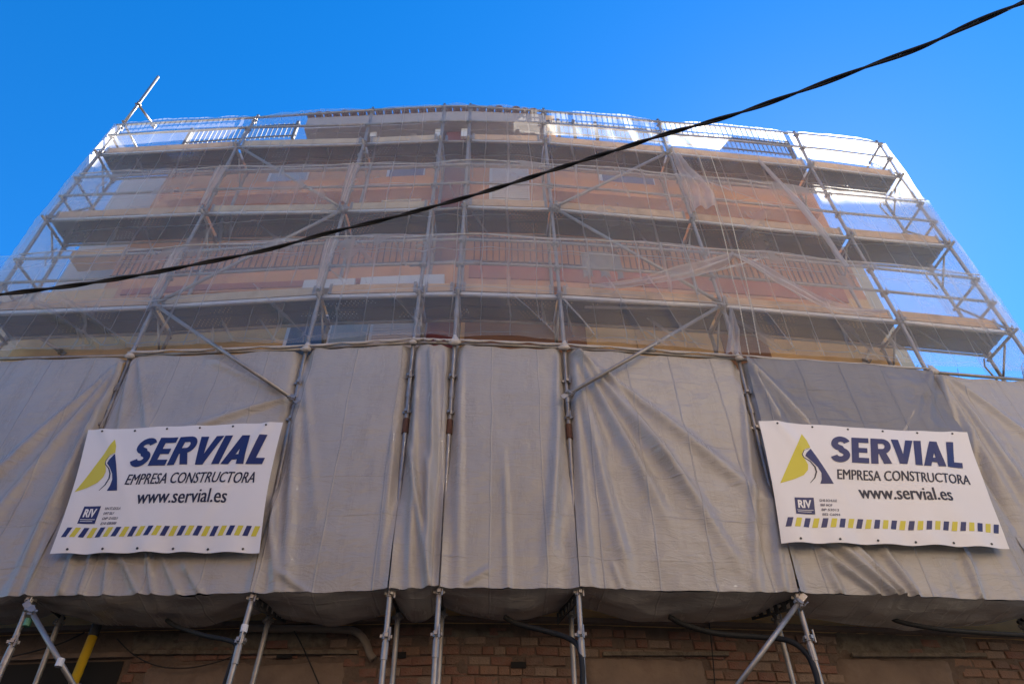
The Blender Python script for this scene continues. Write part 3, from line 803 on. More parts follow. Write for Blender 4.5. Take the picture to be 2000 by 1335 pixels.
# the pole that sticks up above the left corner
b = MB(); b.tube([at(236, 249), at(270, 203, 0), at(309, 150, 0)], TR, 12); po = b.build('corner_pole', M['galv'], scf, smooth=True)
po['label'] = 'bare pole sticking up above the left corner of the net'
b = MB(); pa = at(270, 204, 0); pb = at(300, 245, IN); b.tube([pa, pb], TR * .9, 10); b.build('corner_stay', M['galv'], scf, smooth=True)
coupler(pa, po, .4); coupler(pb, po, .2)
for i in range(8):
    def rail(name, k, dz, off, r=TR * .85, m='galv', ext=.05, bow=.0):
        a, c = N[k][i], N[k][i + 1]
        za, zc = a[1] + dz, c[1] + dz
        sa, sb_ = std_s(i, za), std_s(i + 1, zc)
        pts = [P(sa - ext, za, off), P((sa + sb_) / 2, (za + zc) / 2 - bow, off), P(sb_ + ext, zc, off)]
        b = MB(); b.tube(pts, r, 10); return b.build(name, M[m], scf, smooth=True)
    jit = R.uniform(-.01, .01)
    for k in ('T',): rail('guard_rail', k, 0, .05)
    rail('guard_rail', 'P5', .5, .05)
    for k in ('P4', 'P3'):
        rail('guard_rail', k, 1.05, .05); rail('guard_rail', k, .52, .05)
    rail('guard_rail', 'TT', -.07, .045)
    for k in ('P5', 'P4', 'P3'):
        rail('ledger', k, -.1, .0, TR * .8, 'galv', 0); rail('inner_ledger', k, -.05, IN, TR * .8, 'galv', 0)
    # decks and toe boards
    for k in ('P5', 'P4', 'P3', 'P1'):
        a, c = N[k][i], N[k][i + 1]
        g = .035
        for d, (o1, o2) in enumerate(((-.03, -.255), (-.265, -.49))):
            za, zc = (a[1] - .055, c[1] - .055) if k != 'P1' else (a[1] + .16, c[1] + .16)
            if k == 'P1': o1 -= .04
            br = sorted([a[0] + g, c[0] - g] + [q for q in CUM if a[0] + g < q < c[0] - g])
            vs = []; fs = []; uvs = []
            for q in br:
                z = za + (zc - za) * (q - a[0]) / (c[0] - a[0])
                for oo, dz, vv in ((o1, .05, 0), (o1, 0, .05), (o1 - .02, 0, .07), (o1 - .02, .012, .082), (o2 + .02, .012, .30), (o2 + .02, 0, .31), (o2, 0, .33), (o2, .05, .38)):
                    vs.append(tuple(P(q, z + dz, oo))); uvs.append((q, vv + d * .4))
            n = 8
            for r in range(len(br) - 1):
                for j in range(n - 1): fs.append((r * n + j, r * n + j + 1, (r + 1) * n + j + 1, (r + 1) * n + j))
            me = bpy.data.meshes.new('deck_plank'); me.from_pydata(vs, [], fs); ul = me.uv_layers.new(name='UVMap')
            fl = []
            for f in fs:
                for kk in f: fl += uvs[kk]
            ul.data.foreach_set('uv', fl); me.materials.append(M['deck']); me.update()
            o = bpy.data.objects.new('deck_plank', me); col.objects.link(o); setparent(o, scf)
        if k == 'P1' or (i == 3 and k in ('P5', 'P4')): continue
        # pale deck edge, then the timber toe board above it
        b = MB(); b.slab(a[0] + .03, c[0] - .03, a[1] - .065, a[1] + .0, -.02, -.04, c[1] - .065, c[1] + .0); b.build('deck_edge', M['ledge'], scf)
        e0 = R.uniform(.04, .09); e1 = R.uniform(.04, .09); tz = .03; th = R.uniform(.15, .18)
        b = MB(); b.slab(a[0] + e0, c[0] - e1, a[1] + tz + jit, a[1] + tz + th, -.03, -.06, c[1] + tz, c[1] + tz + th + jit)
        tbd = b.build('toe_board', M['wood' if (k, i) not in (('P5', 1), ('P5', 2), ('P4', 2), ('P4', 1), ('P3', 1)) else 'wood2'], scf)
        for q in (a[0] + e0 + .03, c[0] - e1 - .03):
            zz = interp([a, c], q) + tz
            b = MB(); b.slab(q - .02, q + .02, zz - .01, zz + th + .02, -.022, -.0285); b.build('board_clip', M['galv'], tbd)
# transoms, brackets at every standard
for i in range(9):
    for k in ('P5', 'P4', 'P3', 'P1'):
        z = N[k][i][1] - (.1 if k != 'P1' else -.04); s_ = std_s(i, z)
        b = MB(); b.tube([P(s_, z, .12 if k != 'P1' else -.02), P(s_, z, IN - .05)], TR * .85, 8)
        tr = b.build('transom', M['dark' if k == 'P1' else 'galv'], scf, smooth=True)
        if k != 'P1':
            b = MB(); b.tube([P(s_, z - .42, IN), P(s_, z - .03, IN + .34)], TR * .6, 8); b.build('bracket_strut', M['galv'], tr, smooth=True)
    if i in (0, 8):
        for k in ('P5', 'P4', 'P3'):
            for dz in (.5, 1.0):
                z = N[k][i][1] + dz; s_ = std_s(i, z)
                b = MB(); b.tube([P(s_, z, .06), P(s_, z, IN - .06)], TR * .85, 8); b.build('end_rail', M['galv'], scf, smooth=True)
            z = N[k][i][1]; s_ = std_s(i, z)
            b = MB(); b.tube([P(s_, z, .0), P(s_, z + 1.0, IN)], TR * .7, 8); b.build('end_brace', M['galv'], scf, smooth=True)
            b = MB(); b.tube([P(s_ - .1, z - .12, IN), P(s_ - .2, z - .3, IN + .03), P(s_ - .1, z - .55, IN)], TR * .5, 8); b.build('hook_bar', M['galv'], scf, smooth=True)
def brace(a, c, off=.075, r=TR * .92, name='diagonal_brace', label=None, o2=None):
    b = MB(); p, q = at(*a, off), at(*c, off if o2 is None else o2)
    b.tube([p, q], r, 12); o = b.build(name, M['galv'], scf, smooth=True)
    coupler(p, o, .5, 1.2); coupler(q, o, .5, 1.2)
    d = (q - p).normalized()
    for e, sg in ((p, -1), (q, 1)):     # flattened swivel end
        x = MB(); n_ = Vector((0, -1, 0)); t = d.cross(n_).normalized()
        x.box(e - t * .03 - d * .0 * sg, t * .06, n_ * .012, d * .12 * sg); x.build('brace_end', M['galv'], o)
    if label: o['label'] = label
    return o
brace((304, 593), (668, 411)); brace((474, 291), (664, 404)); brace((1088, 402), (1300, 300)); brace((1086, 408), (1405, 590))
brace((310, 600), (570, 777), .1, o2=.17, label='diagonal brace in front of the grey tarpaulin on the left')
brace((1408, 597), (1112, 768), .1, o2=.21, label='diagonal brace in front of the grey tarpaulin on the right')
brace((1560, 1176), (1425, 1358), .06); brace((60, 1192), (150, 1348), .06)
brace((5, 610), (118, 686), IN); 
brace((1690, 705), (1705, 668), IN, TR * .8)
b = MB(); b.tube([at(1142, 600, -.1), at(1400, 603, -.1)], TR * .8, 10); o = b.build('spare_tube', M['galv'], scf, smooth=True); o['label'] = 'loose pale tube slung under the deck'
b = MB(); b.tube([at(1395, 530, -.35), at(1500, 501, -.35)], TR * .6, 8); b.build('tie_rod', M['white'], scf, smooth=True)
b = MB(); b.tube([at(800, 518, .0), at(890, 511, .05)], TR * .9, 8); b.build('short_tube', M['galv'], scf, smooth=True)
b = MB(); b.tube([at(908, 510, .0), at(940, 513, .1)], TR * .9, 8); b.build('short_tube', M['galv'], scf, smooth=True)
# perforated brackets below the first deck
def perforated(pxa, oa, pxb, ob, nh=6):
    p, q = at(*pxa, oa), at(*pxb, ob); d = q - p; L_ = d.length; d.normalize(); up = Vector((0, 0, 1)); w = Vector((0, -1, 0))
    b = MB(); hgt = .11; t = .012
    sd = d.cross(up).normalized() * t
    b.box(p - up * hgt / 2, d * L_, sd, up * .022); b.box(p + up * (hgt / 2 - .022), d * L_, sd, up * .022)
    for k in range(nh + 1):
        x = p + d * (L_ * k / nh - (.03 if k == nh else 0)); b.box(x - up * (hgt / 2 - .022), d * .05, sd, up * (hgt - .044))
    b.build('perforated_bracket', M['dark'], scf)
perforated((1468, 1200), IN, (1560, 1176), .0); perforated((1868, 1207), IN, (2060, 1168), .0, 9); perforated((1090, 1208), IN, (1128, 1165), .0); perforated((560, 1205), IN, (500, 1176), 0)
# labels on tubes
for (x, y), m in (((477, 1227), 'white'), ((117, 1293), 'white'), ((54, 1215), 'greenlbl')):
    p = at(x, y, .03 if x != 117 else .09); b = MB(); b.tube([p - Vector((0, 0, .035)), p + Vector((0, 0, .035))], TR + .006, 10); b.build('tube_label', M[m], scf)

# yellow prop
b = MB(); pt = P(*hit(182, 1240, -.62), -.62); pb_ = at(139, 1345, -.62); dd = (pb_ - pt).normalized()
end = pt + dd * ((pt.z - .14) / -dd.z)
b.tube([pt, end], .045, 14)
prop = b.build('yellow_prop', M['yellow'], smooth=True); setp(prop, 'yellow steel prop below the left banner with a dark head', 'prop')
b = MB(); b.tube([pt + Vector((0, 0, .22)), pt + Vector((0, 0, -.01))], .05, 12); b.build('prop_head', M['dark'], prop)

# ------------------------------------------------------------------ tarpaulins
def gauss_fold(s, z, f):
    (s0, z0), (s1, z1), amp, w0, w1 = f[:5]
    dx, dz = s1 - s0, z1 - z0; L2 = dx * dx + dz * dz
    t = ((s - s0) * dx + (z - z0) * dz) / L2
    if t < -.08 or t > 1.15: return 0
    if len(f) > 5:
        if t < 0 or t > 1: return 0
        d = abs((s - s0) * dz - (z - z0) * dx) / math.sqrt(L2)
        return 1.4 * amp * math.sin(math.pi * t) * math.exp(-(d / (w0 + (w1 - w0) * t)) ** 2)
    d = abs((s - s0) * dz - (z - z0) * dx) / math.sqrt(L2)
    tc = min(max(t, 0), 1); w = w0 + (w1 - w0) * tc
    e = min(1, (t + .08) / .12) * min(1, (1.15 - t) / .35)
    return 1.15 * amp * e * math.exp(-(d / w) ** 2)
def folds_px(lst): return [(hit(x0, y0, .04), hit(x1, y1, .04), a, w0, w1) for x0, y0, x1, y1, a, w0, w1 in lst]
FOLD = {
 0: folds_px([(248, 700, 20, 1165, .05, .03, .07), (250, 698, -60, 980, .05, .03, .08), (245, 705, 80, 1050, .05, .03, .06), (250, 700, -80, 1100, .05, .03, .09), (232, 730, 105, 1100, .035, .03, .05), (200, 800, 60, 1140, .04, .03, .05)]),
 1: folds_px([(262, 700, 235, 850, .05, .02, .05), (272, 697, 300, 900, .035, .02, .06), (560, 780, 330, 860, .05, .03, .08), (158, 1165, 185, 1080, .04, .03, .02), (205, 1165, 215, 1090, .04, .03, .02), (275, 1165, 240, 1090, .05, .04, .02), (300, 1165, 292, 1080, .05, .03, .02), (350, 1162, 320, 1090, .04, .03, .02), (395, 1162, 360, 1100, .04, .03, .02), (560, 775, 400, 700, .04, .03, .07), (120, 1160, 150, 1080, .04, .03, .03)]),
 2: folds_px([(585, 700, 560, 1150, .06, .04, .07), (590, 690, 620, 1000, .03, .03, .06), (530, 900, 540, 1160, .05, .03, .05), (770, 850, 740, 1155, .03, .03, .04), (605, 1160, 545, 1120, .03, .03, .03), (575, 790, 520, 1100, .04, .02, .04)]),
 3: folds_px([(840, 680, 850, 930, .05, .03, .04), (815, 690, 800, 1150, .05, .025, .04), (800, 880, 840, 1150, .06, .03, .04), (835, 900, 838, 1150, .05, .03, .035), (850, 700, 835, 1100, .04, .02, .03), (870, 690, 862, 1140, .04, .02, .03)]),
 4: folds_px([(1090, 690, 1080, 1100, .05, .03, .07), (900, 690, 895, 1150, .03, .03, .05), (993, 1160, 985, 900, .03, .03, .02), (1100, 760, 1060, 1150, .03, .03, .06), (910, 1140, 960, 1110, .03, .02, .03)]),
 5: folds_px([(1118, 700, 1180, 900, .05, .03, .07), (1122, 690, 1290, 1000, .075, .03, .09), (1125, 690, 1340, 960, .075, .03, .09), (1120, 730, 1230, 1140, .05, .03, .08), (1120, 740, 1150, 1140, .05, .03, .06), (1130, 700, 1520, 1000, .06, .03, .12), (1170, 720, 1440, 1100, .045, .03, .09), (1215, 1155, 1195, 1100, .03, .03, .02), (1445, 705, 1480, 1140, .04, .03, .05), (1530, 1160, 1500, 940, .04, .05, .04)]),
 6: folds_px([(1455, 705, 1600, 860, .07, .03, .08), (1455, 705, 1530, 840, .06, .025, .06), (1818, 726, 1690, 1000, .05, .02, .06), (1818, 726, 1800, 900, .05, .02, .05), (1745, 1165, 1600, 1040, .08, .025, .08), (1765, 1168, 1650, 1060, .08, .025, .07), (1715, 1165, 1590, 1070, .06, .025, .06), (1790, 1168, 1710, 1060, .06, .03, .06), (1915, 1170, 1880, 1080, .05, .03, .05), (1640, 1160, 1600, 1080, .04, .04, .05)]),
 7: folds_px([(1824, 728, 1990, 1150, .07, .03, .09), (1824, 728, 1960, 960, .05, .03, .08), (1830, 725, 2060, 1050, .06, .03, .11), (1835, 722, 2100, 940, .05, .03, .1), (1890, 850, 1960, 1120, .05, .03, .06), (1995, 1168, 1900, 920, .05, .03, .05)])}
TLBL = ['grey tarpaulin fanned into folds at the far left, left of the left banner', 'grey tarpaulin hanging behind the left banner', 'wide grey tarpaulin just right of the left banner',
        'narrow grey tarpaulin with vertical pleats in the narrow bay', 'grey tarpaulin just right of the narrow pleated one', 'wide grey tarpaulin with diagonal folds left of the right banner',
        'grey tarpaulin hanging behind and below the right banner', 'grey tarpaulin at the far right, right of the right banner']
def tarp(i):
    fl = FOLD[i]; seed = i * 7.7
    def edge(j, z, side):
        s = std_s(j, z)
        # the slit: wide at the top, closing lower down
        ztt = N['TT'][j][1]; zp = N['P1'][j][1]; t = (ztt - z) / (ztt - zp)
        gap = .022 * (1 - min(1, max(0, t) / .30)) + .002 + .010 * max(0, math.sin(max(0, t) * 7 + j * 2.1 + side)) ** 2
        if j == 7: gap = -.09 if side < 0 else 0
        if j == 1: gap = -.03 if side < 0 else .004
        return s - side * gap
    nu = max(24, int((N['P1'][i + 1][0] - N['P1'][i][0]) / .026)); nvf = 120; nvb = 20
    def fn(a, b):
        b *= (nvf + nvb) / nvf
        zt = N['TT'][i][1] + (N['TT'][i + 1][1] - N['TT'][i][1]) * a + .0
        zb = N['P1'][i][1] + (N['P1'][i + 1][1] - N['P1'][i][1]) * a
        zt -= .085 + .035 * math.sin(a * math.pi) + .012 * math.sin(a * 21 + i)
        zb += .012 * noise.noise((a * 5 + i, 0, 3)) + .004 * noise.noise((a * 23 + i, 0, 7))
        bb = min(b, 1)
        z = zt + (zb - zt) * bb
        sl, sr_ = edge(i, z, -1), edge(i + 1, z, 1)
        s = sl + (sr_ - sl) * a
        eu = min(a, 1 - a) * (sr_ - sl)
        off = .055 - .10 * math.exp(-(eu / .07) ** 2) * (1 - min(1, bb / .85) ** 3) + .04 * math.exp(-(eu / .05) ** 2) * max(0, min(1, bb * 2 - 1))
        off += .05 * math.sin(math.pi * a) * math.sin(math.pi * min(1, bb * 1.02)) * (1 if i % 2 else .6)
        fo = 0
        for f in fl: fo += gauss_fold(s, z, f)
        off += fo * min(1, bb / .04)
        off += .022 * noise.noise((s * 1.7, z * 1.1, seed)) + .010 * noise.noise((s * 3, z * 6, seed + 4)) + .005 * noise.noise((s * 14, z * 5, seed + 9))
        # crumpling along the bottom hem
        hem = math.exp(-((1 - bb) / .05) ** 2)
        off += hem * .014 * noise.noise((s * 7, 0, seed)) 
        if b > 1:
            t = (b - 1) * nvf / nvb
            back = t * .54
            off0 = off
            sag = .085 * math.sin(math.pi * a) ** .8 * math.sin(math.pi * t * .62) + .03 * noise.noise((s * 3, t * 3, seed))
            s_ = s
            z_ = z - sag + .05 * t * (1 - math.sin(math.pi * a))
            cvg = .12 * (1 - math.sin(math.pi * a) ** .5)
            return P(s_, z_, off0 * (1 - t) - back + cvg * t), (s, zb - back)
        return P(s, z, min(off, .15 if i in (1, 6) else .24)), (s, z)
    k1 = nvf / (nvf + nvb)
    o = sheet('tarpaulin', M['tarp'], lambda a, b: fn(a, b * k1), nu, nvf)
    sheet('underside', M['tarp'], lambda a, b: fn(a, k1 + 1e-6 + b * (1 - k1)), nu, nvb, o)
    o['group'] = 'grey tarpaulins round the lower lift'
    setp(o, TLBL[i], 'tarpaulin')
    # hem cord with eyelet ties along the top rail
    return o
tarps = [tarp(i) for i in range(8)]
# thin bluish sheet in front of the upper part of bay 6
a0, a1 = hit(1452, 700, .07), hit(1812, 725, .07)
def fnb(a, b):
    zt = a0[1] + (a1[1] - a0[1]) * a; zb = hit(1500, 850, .07)[1] + (hit(1870, 868, .07)[1] - hit(1500, 850, .07)[1]) * a
    z = zt + (zb - zt) * b; sl, sr_ = std_s(6, z) + .05, std_s(7, z) - .04; s = sl + (sr_ - sl) * a
    off = .085 + .05 * math.sin(math.pi * a)
    for f in FOLD[6][:4]: off += gauss_fold(s, z, f)
    off += .03 * noise.noise((s * 2, z * 3, 44)) + .012 * noise.noise((s * 7, z * 9, 4))
    return P(s, z, min(off, .125)), (s, z)
setp(sheet('plastic_sheet', M['tarpb'], fnb, 70, 40), 'bluish thin plastic sheet just above the right banner', 'sheet')

# ------------------------------------------------------------------ netting
def netfn(top, bot, sleft, sright, off, seed, amp=.03, folds=(), extra=None):
    def fn(a, b):
        s = sleft + (sright - sleft) * a
        zt, zb = top(s), bot(s)
        z = zt + (zb - zt) * b
        # the net is tied at the standards and bellies between them
        k = 0
        while k < 8 and std_s(k, z) < s: k += 1
        if 1 <= k <= 8:
            l, r = std_s(k - 1, z), std_s(k, z); t = (s - l) / max(.01, r - l); be = math.sin(math.pi * min(1, max(0, t)))
        else: be = 0
        o = off + .045 * be + amp * noise.noise((s * 1.3, z * .9, seed)) + .012 * noise.noise((s * 5, z * 3, seed + 2)) + .02 * abs(noise.noise((s * 2.7 + z * .6, z * .2, seed + 5)))
        dn = 0
        for f in folds:
            if abs(s - (f[0][0] + f[1][0]) / 2) > abs(f[0][0] - f[1][0]) / 2 + 3 * f[4]: continue
            g = gauss_fold(s, z, f); o += g
            if g: dn += .22 * (g / (1.4 * f[2])) ** 3
        dn += .35 * math.exp(-((z - zt) / .02) ** 2)
        return P(s, z, o), (s, z), min(1, dn)
    return fn
def randfolds(n, zlo, zhi, seed, lo=.35, hi=1.0, lean=.35):
    rr = random.Random(seed); out = []
    for k in range(n):
        s0 = rr.uniform(0, 14.4); l = rr.uniform(lo, hi); z1 = lev(zhi, s0) - rr.uniform(0, 1.6) if zhi else 0
        z1 = rr.uniform(lev(zlo, s0) + .3, lev(zhi, s0)); d = rr.gauss(lean, .25)
        out.append(((s0, z1), (s0 + d * l, z1 - l), rr.uniform(.008, .02), .03, rr.uniform(.03, .05), 1))
    return out
S0s, S8s = 0.0, CUM[9]
def L(k, dz=0): return lambda s: lev(k, s, dz + .02 * noise.noise((s * 2, 0, dz * 9)))
nets = []
ngrp = 'white debris nets over the scaffold'
netA = sheet('debris_net', M['net'], netfn(lambda s: lev('T', s, -.035 + .012 * math.sin(s * 9)), L('P4', -.02), -.06, S8s + .03, .09, 1.1, folds=randfolds(16, 'P4', 'P5', 3, .8, 1.8)), 560, 90)
setp(netA, 'white translucent net over the topmost lift, under the top guard rail', 'net', ngrp)
netB = sheet('debris_net', M['netb'], netfn(L('P4', 1.02), L('P3', -.03), -.1, S8s + .05, .125, 4.1, folds=randfolds(20, 'P3', 'P4', 5, .8, 1.8) + folds_px([(1325, 355, 1500, 420, .06, .03, .1), (1430, 495, 1500, 420, .05, .03, .1)])), 560, 90)
setp(netB, 'white translucent net across the middle lift, hemmed below the top deck', 'net', ngrp)
netC = sheet('debris_net', M['netb'], netfn(L('P3', 1.02), L('TT', -.06), -.9, S8s + .05, .15, 8.1, amp=.045,
             folds=randfolds(34, 'TT', 'P3', 8, .7, 1.5, .45) + folds_px([(255, 688, 130, 600, .1, .03, .05), (200, 688, 80, 610, .09, .03, .05), (600, 672, 480, 560, .07, .03, .06), (1155, 672, 1090, 600, .09, .02, .03), (1080, 672, 1000, 600, .07, .02, .04), (1250, 672, 1180, 560, .06, .02, .04), (1330, 680, 1260, 560, .06, .02, .04), (700, 662, 640, 600, .05, .02, .04), (830, 660, 770, 600, .05, .02, .04), (1540, 700, 1480, 620, .06, .02, .04), (1660, 705, 1600, 620, .05, .02, .04)])), 640, 100)
setp(netC, 'white translucent net over the lowest netted lift, tied above the grey tarpaulins', 'net', ngrp)
# end nets wrapping back round both ends
def endnet(i, sgn, bulge):
    def fn(a, b):
        zt, zb = N['T'][i][1] - .02, N['TT'][i][1]
        z = zt + (zb - zt) * b; s = std_s(i, z)
        bu = bulge * (.3 + b) * math.sin(math.pi * min(1, a * 1.2 + .12)) + .03 * noise.noise((a * 3, z * 1.2, 3 + i)) + .03 * abs(noise.noise((a * 2, z * 4, 9 + i)))
        return P(s + sgn * (.03 + bu), z, .10 - .86 * a), (a * .9 + 30, z)
    return fn
setp(sheet('end_net', M['net2'], endnet(0, -1, .16), 24, 110), 'white net folded back round the left end of the scaffold', 'net')
setp(sheet('end_net', M['net'], endnet(8, 1, .16), 24, 110), 'sunlit white net closing the right end of the scaffold', 'net')
# net gathered along the tubes
for i_, k_, nt_ in ((1, 'P4', netB), (2, 'P4', netB), (1, 'P3', netC), (2, 'P3', netC), (6, 'P4', netB)):
    def fnk(a, b, i=i_, k=k_):
        z = N[k][i][1] + 1.06 * (1 - b); w = .10 - .06 * b + .02 * noise.noise((b * 4, i, 1))
        return P(std_s(i, z) + (a - .5) * w * 2, z, .10 + .05 * math.cos((a - .5) * 3) + .02 * math.sin(a * 19 + b * 3)), (a * w + i, z), .1 + .4 * abs(math.sin(a * 9.5 + b * 2)) - .9 * abs(a - .5) ** 1.5
    sheet('gathered_net', M['net2'], fnk, 14, 30, nt_)
# gathered hems and knots above the tarpaulins
def hem(i):
    pts = []; rr = []
    n = 40
    for k in range(n + 1):
        t = k / n
        a, c = N['TT'][i], N['TT'][i + 1]
        s = a[0] + (c[0] - a[0]) * t; z = a[1] + (c[1] - a[1]) * t
        sg = .035 * abs(math.sin(t * math.pi * (3 + i % 2)))
        pts.append(P(s, z - .035 - sg * .6 + .01 * noise.noise((s * 4, 0, i)), .085)); rr.append(.008 + .011 * abs(math.sin(t * math.pi * (3 + i % 2))) * (1 + .4 * noise.noise((s * 9, 1, 1))))
    b = MB(); b.tube(pts, rr, 8); return b.build('gathered_hem', M['netknot'], netC, smooth=True)
for i in range(1, 7): hem(i)
for nt_, fn_, oo in ((netB, L('P4', 1.02), .128), (netC, L('P3', 1.02), .153)):
    ss = [S8s * k / 120 for k in range(121)]
    b = MB(); b.tube([P(q, fn_(q), oo + .012 + .02 * math.sin(q * 3)) for q in ss], .0085, 6); b.build('hem_cord', M['netknot'], nt_, smooth=True)
def knot(px, py, sc_=1.0, off=.06):
    p = at(px, py, off) - Vector((0, 0, .05)); b = MB(); sd = px * .013
    rings = []
    for k in range(7):
        t = k / 6; z = (.11 - .16 * t) * sc_; r0 = (.020 + .075 * t ** 1.3) * sc_ if t < .99 else .035 * sc_
        rings.append([p + Vector((math.cos(q) * r0 * (1.1 + .5 * noise.noise((math.cos(q) * 2, z * 9, sd))), math.sin(q) * r0 * .6, z)) for q in [2 * math.pi * j / 14 for j in range(14)]])
    b0, n = b.quadstrip(rings); b.f.append(tuple(range(b0, b0 + n))); e = b0 + 6 * n; b.f.append(tuple(range(e, e + n)))
    b.build('net_knot', M['netknot'], netC, smooth=True)
for px, py, q in ((257, 688, .9), (430, 679, .7), (600, 674, .9), (808, 661, .75), (888, 661, 1.0), (1102, 671, .9), (1272, 677, .7), (1441, 693, .8), (1820, 719, .9)): knot(px, py, q)
# loose gathered strips
def drape(pxl, wid, off, label, m='net2', n=60, nu=14, seed=0, dirx=(0, 0, -1), w1=None):
    path = smooth_path([at(x, y, off[k] if isinstance(off, list) else off) for k, (x, y) in enumerate(pxl)], 12)
    D = Vector(dirx)
    def fn(a, b):
        f = b * (len(path) - 1); k = min(int(f), len(path) - 2); p = path[k].lerp(path[k + 1], f - k)
        w = interp(wid, b)
        p = p + D * (w * (a)) + Vector((0, -1, 0)) * (.05 * math.sin(a * 13 + seed) * (.4 + w) + .04 * noise.noise((a * 3, b * 5, seed)))
        return p, (a * w + seed * 3, b * 3)
    return setp(sheet('loose_net', M[m], fn, nu, n), label, 'net', 'loose net strips')
drape([(1150, 556), (1230, 548), (1320, 524), (1390, 506), (1432, 494)], [(0, .02), (.3, .16), (.6, .30), (.85, .26), (1, .05)], .18, 'loose white net swept up to a point near the ropes from the left', seed=1)
drape([(1430, 494), (1490, 520), (1560, 560), (1640, 596), (1730, 606)], [(0, .04), (.3, .26), (.7, .22), (1, .03)], .18, 'loose white net falling away to the right from the gathered point near the ropes', seed=2)
drape([(1312, 300), (1322, 330), (1340, 365), (1350, 405)], [(0, .12), (.4, .28), (.75, .42), (1, .40)], .16, 'gathered net strip hanging below the top deck beside the ropes', seed=3, dirx=(1, 0, 0))
drape([(1425, 600), (1424, 640), (1418, 690)], [(0, .02), (.5, .14), (1, .2)], .2, 'narrow net strip hanging beside the sixth tube above the tarpaulin', seed=4, dirx=(1, 0, 0))
drape([(1480, 312), (1530, 370), (1590, 440), (1650, 520)], [(0, .05), (.5, .2), (1, .1)], .17, 'crumpled net fold slanting down right of the two ropes', seed=5, dirx=(.7, 0, -.2))

# ropes
def rope(px, label):
    pts = pathpx(px, .22); b = MB(); n = len(pts)
    for ph in (0, math.pi):
        q = []
        L_ = 0
        dense = []
        for k in range(n - 1):
            for j in range(6): dense.append(pts[k].lerp(pts[k + 1], j / 6))
        for k, p in enumerate(dense):
            if k: L_ += (p - dense[k - 1]).length
            a = L_ * 55 + ph; q.append(p + Vector((math.cos(a), math.sin(a), 0)) * .0035)
        b.tube(q, .0042, 5)
    return setp(b.build('rope', M['rope'], smooth=True), label, 'rope')
rope([(1364, 303), (1392, 385), (1416, 470), (1430, 540), (1440, 575), (1452, 635), (1463, 692)], 'left one of two thin pale ropes hanging down the netting')
rope([(1388, 303), (1420, 400), (1445, 500), (1460, 560), (1475, 640), (1485, 692)], 'right one of two thin pale ropes hanging down the netting')

# things behind the net on the balcony
def shrubby(px, py, off, label, n=60, r=.13, sd=0):
    p = at(px, py, off); root = MB(); rr = random.Random(sd)
    pot = MB(); pot.tube([p + Vector((0, 0, -.2)), p + Vector((0, 0, -.05))], [.07, .095], 12)
    o = pot.build('potted_plant', M['tile'], smooth=False); setp(o, label, 'plant')
    b = MB()
    for k in range(n):
        d = Vector((rr.gauss(0, 1), rr.gauss(0, 1), rr.gauss(.3, .8))).normalized() * r * rr.uniform(.3, 1.2); c = p + d
        t = Vector((rr.gauss(0, 1), rr.gauss(0, 1), rr.gauss(0, 1))).normalized(); u = t.orthogonal().normalized(); i0 = len(b.v)
        b.v += [tuple(c - t * .04), tuple(c + u * .016), tuple(c + t * .04), tuple(c - u * .016)]; b.f.append((i0, i0 + 1, i0 + 2, i0 + 3))
    b.build('foliage', M['leaf'], o, recalc=False)
shrubby(1196, 481, WO + .2, 'dark leafy plant on the balcony railing right of the fifth tube', sd=1)
shrubby(1296, 482, WO + .2, 'larger dark plant on the balcony railing nearer the ropes', 80, .16, sd=2)
def fncl(a, b):
    s0, z0 = hit(1135, 488, WO + .34); s1, _ = hit(1210, 490, WO + .34); z1 = hit(1170, 540, WO + .34)[1]
    s = s0 + (s1 - s0) * a; z = z0 + (z1 - z0) * b + .05 * math.sin(a * 3)
    return P(s, z, WO + .3 + .04 * math.sin(a * 14) * b + .03 * noise.noise((a * 3, b * 3, 1))), (s, z)
setp(sheet('grey_cloth', M['cloth'], fncl, 20, 14), 'grey cloth hung over the balcony railing behind the netting', 'cloth')

# ------------------------------------------------------------------ banners
GL = {  # heavy capitals on a 1-high cell: list of polygons
 'E': (.60, [[(0, 0), (.58, 0), (.58, .2), (.24, .2), (.24, .4), (.53, .4), (.53, .59), (.24, .59), (.24, .8), (.58, .8), (.58, 1), (0, 1)]]),
 'V': (.74, [[(.25, 0), (.50, 0), (.75, 1), (.50, 1), (.375, .38), (.25, 1), (0, 1)]]),
 'I': (.30, [[(.02, 0), (.27, 0), (.27, 1), (.02, 1)]]),
 'L': (.56, [[(0, 0), (.54, 0), (.54, .21), (.25, .21), (.25, 1), (0, 1)]]),
}
def thick(path, w):
    out = []
    for sgn in (1, -1):
        row = []
        for k, p in enumerate(path):
            a = path[max(k - 1, 0)]; c = path[min(k + 1, len(path) - 1)]
            dx, dy = c[0] - a[0], c[1] - a[1]; l = math.hypot(dx, dy) or 1
            ww = w[k] if isinstance(w, list) else w
            row.append((p[0] - dy / l * ww / 2 * sgn, p[1] + dx / l * ww / 2 * sgn))
        out.append(row)
    return out
def strip_quads(path, w):
    a, b = thick(path, w); return [[a[k], a[k + 1], b[k + 1], b[k]] for k in range(len(path) - 1)]
def arc(cx, cy, rx, ry, a0, a1, n=14): return [(cx + rx * math.cos(math.radians(a0 + (a1 - a0) * k / n)), cy + ry * math.sin(math.radians(a0 + (a1 - a0) * k / n))) for k in range(n + 1)]
sp_ = arc(.33, .71, .21, .19, 20, 180, 12) + arc(.33, .71, .21, .16, 190, 262, 6)[0:] + arc(.31, .28, .21, .17, 75, -10, 8) + arc(.31, .28, .21, .18, -20, -165, 12)
GL['S'] = (.64, strip_quads(sp_, .22))
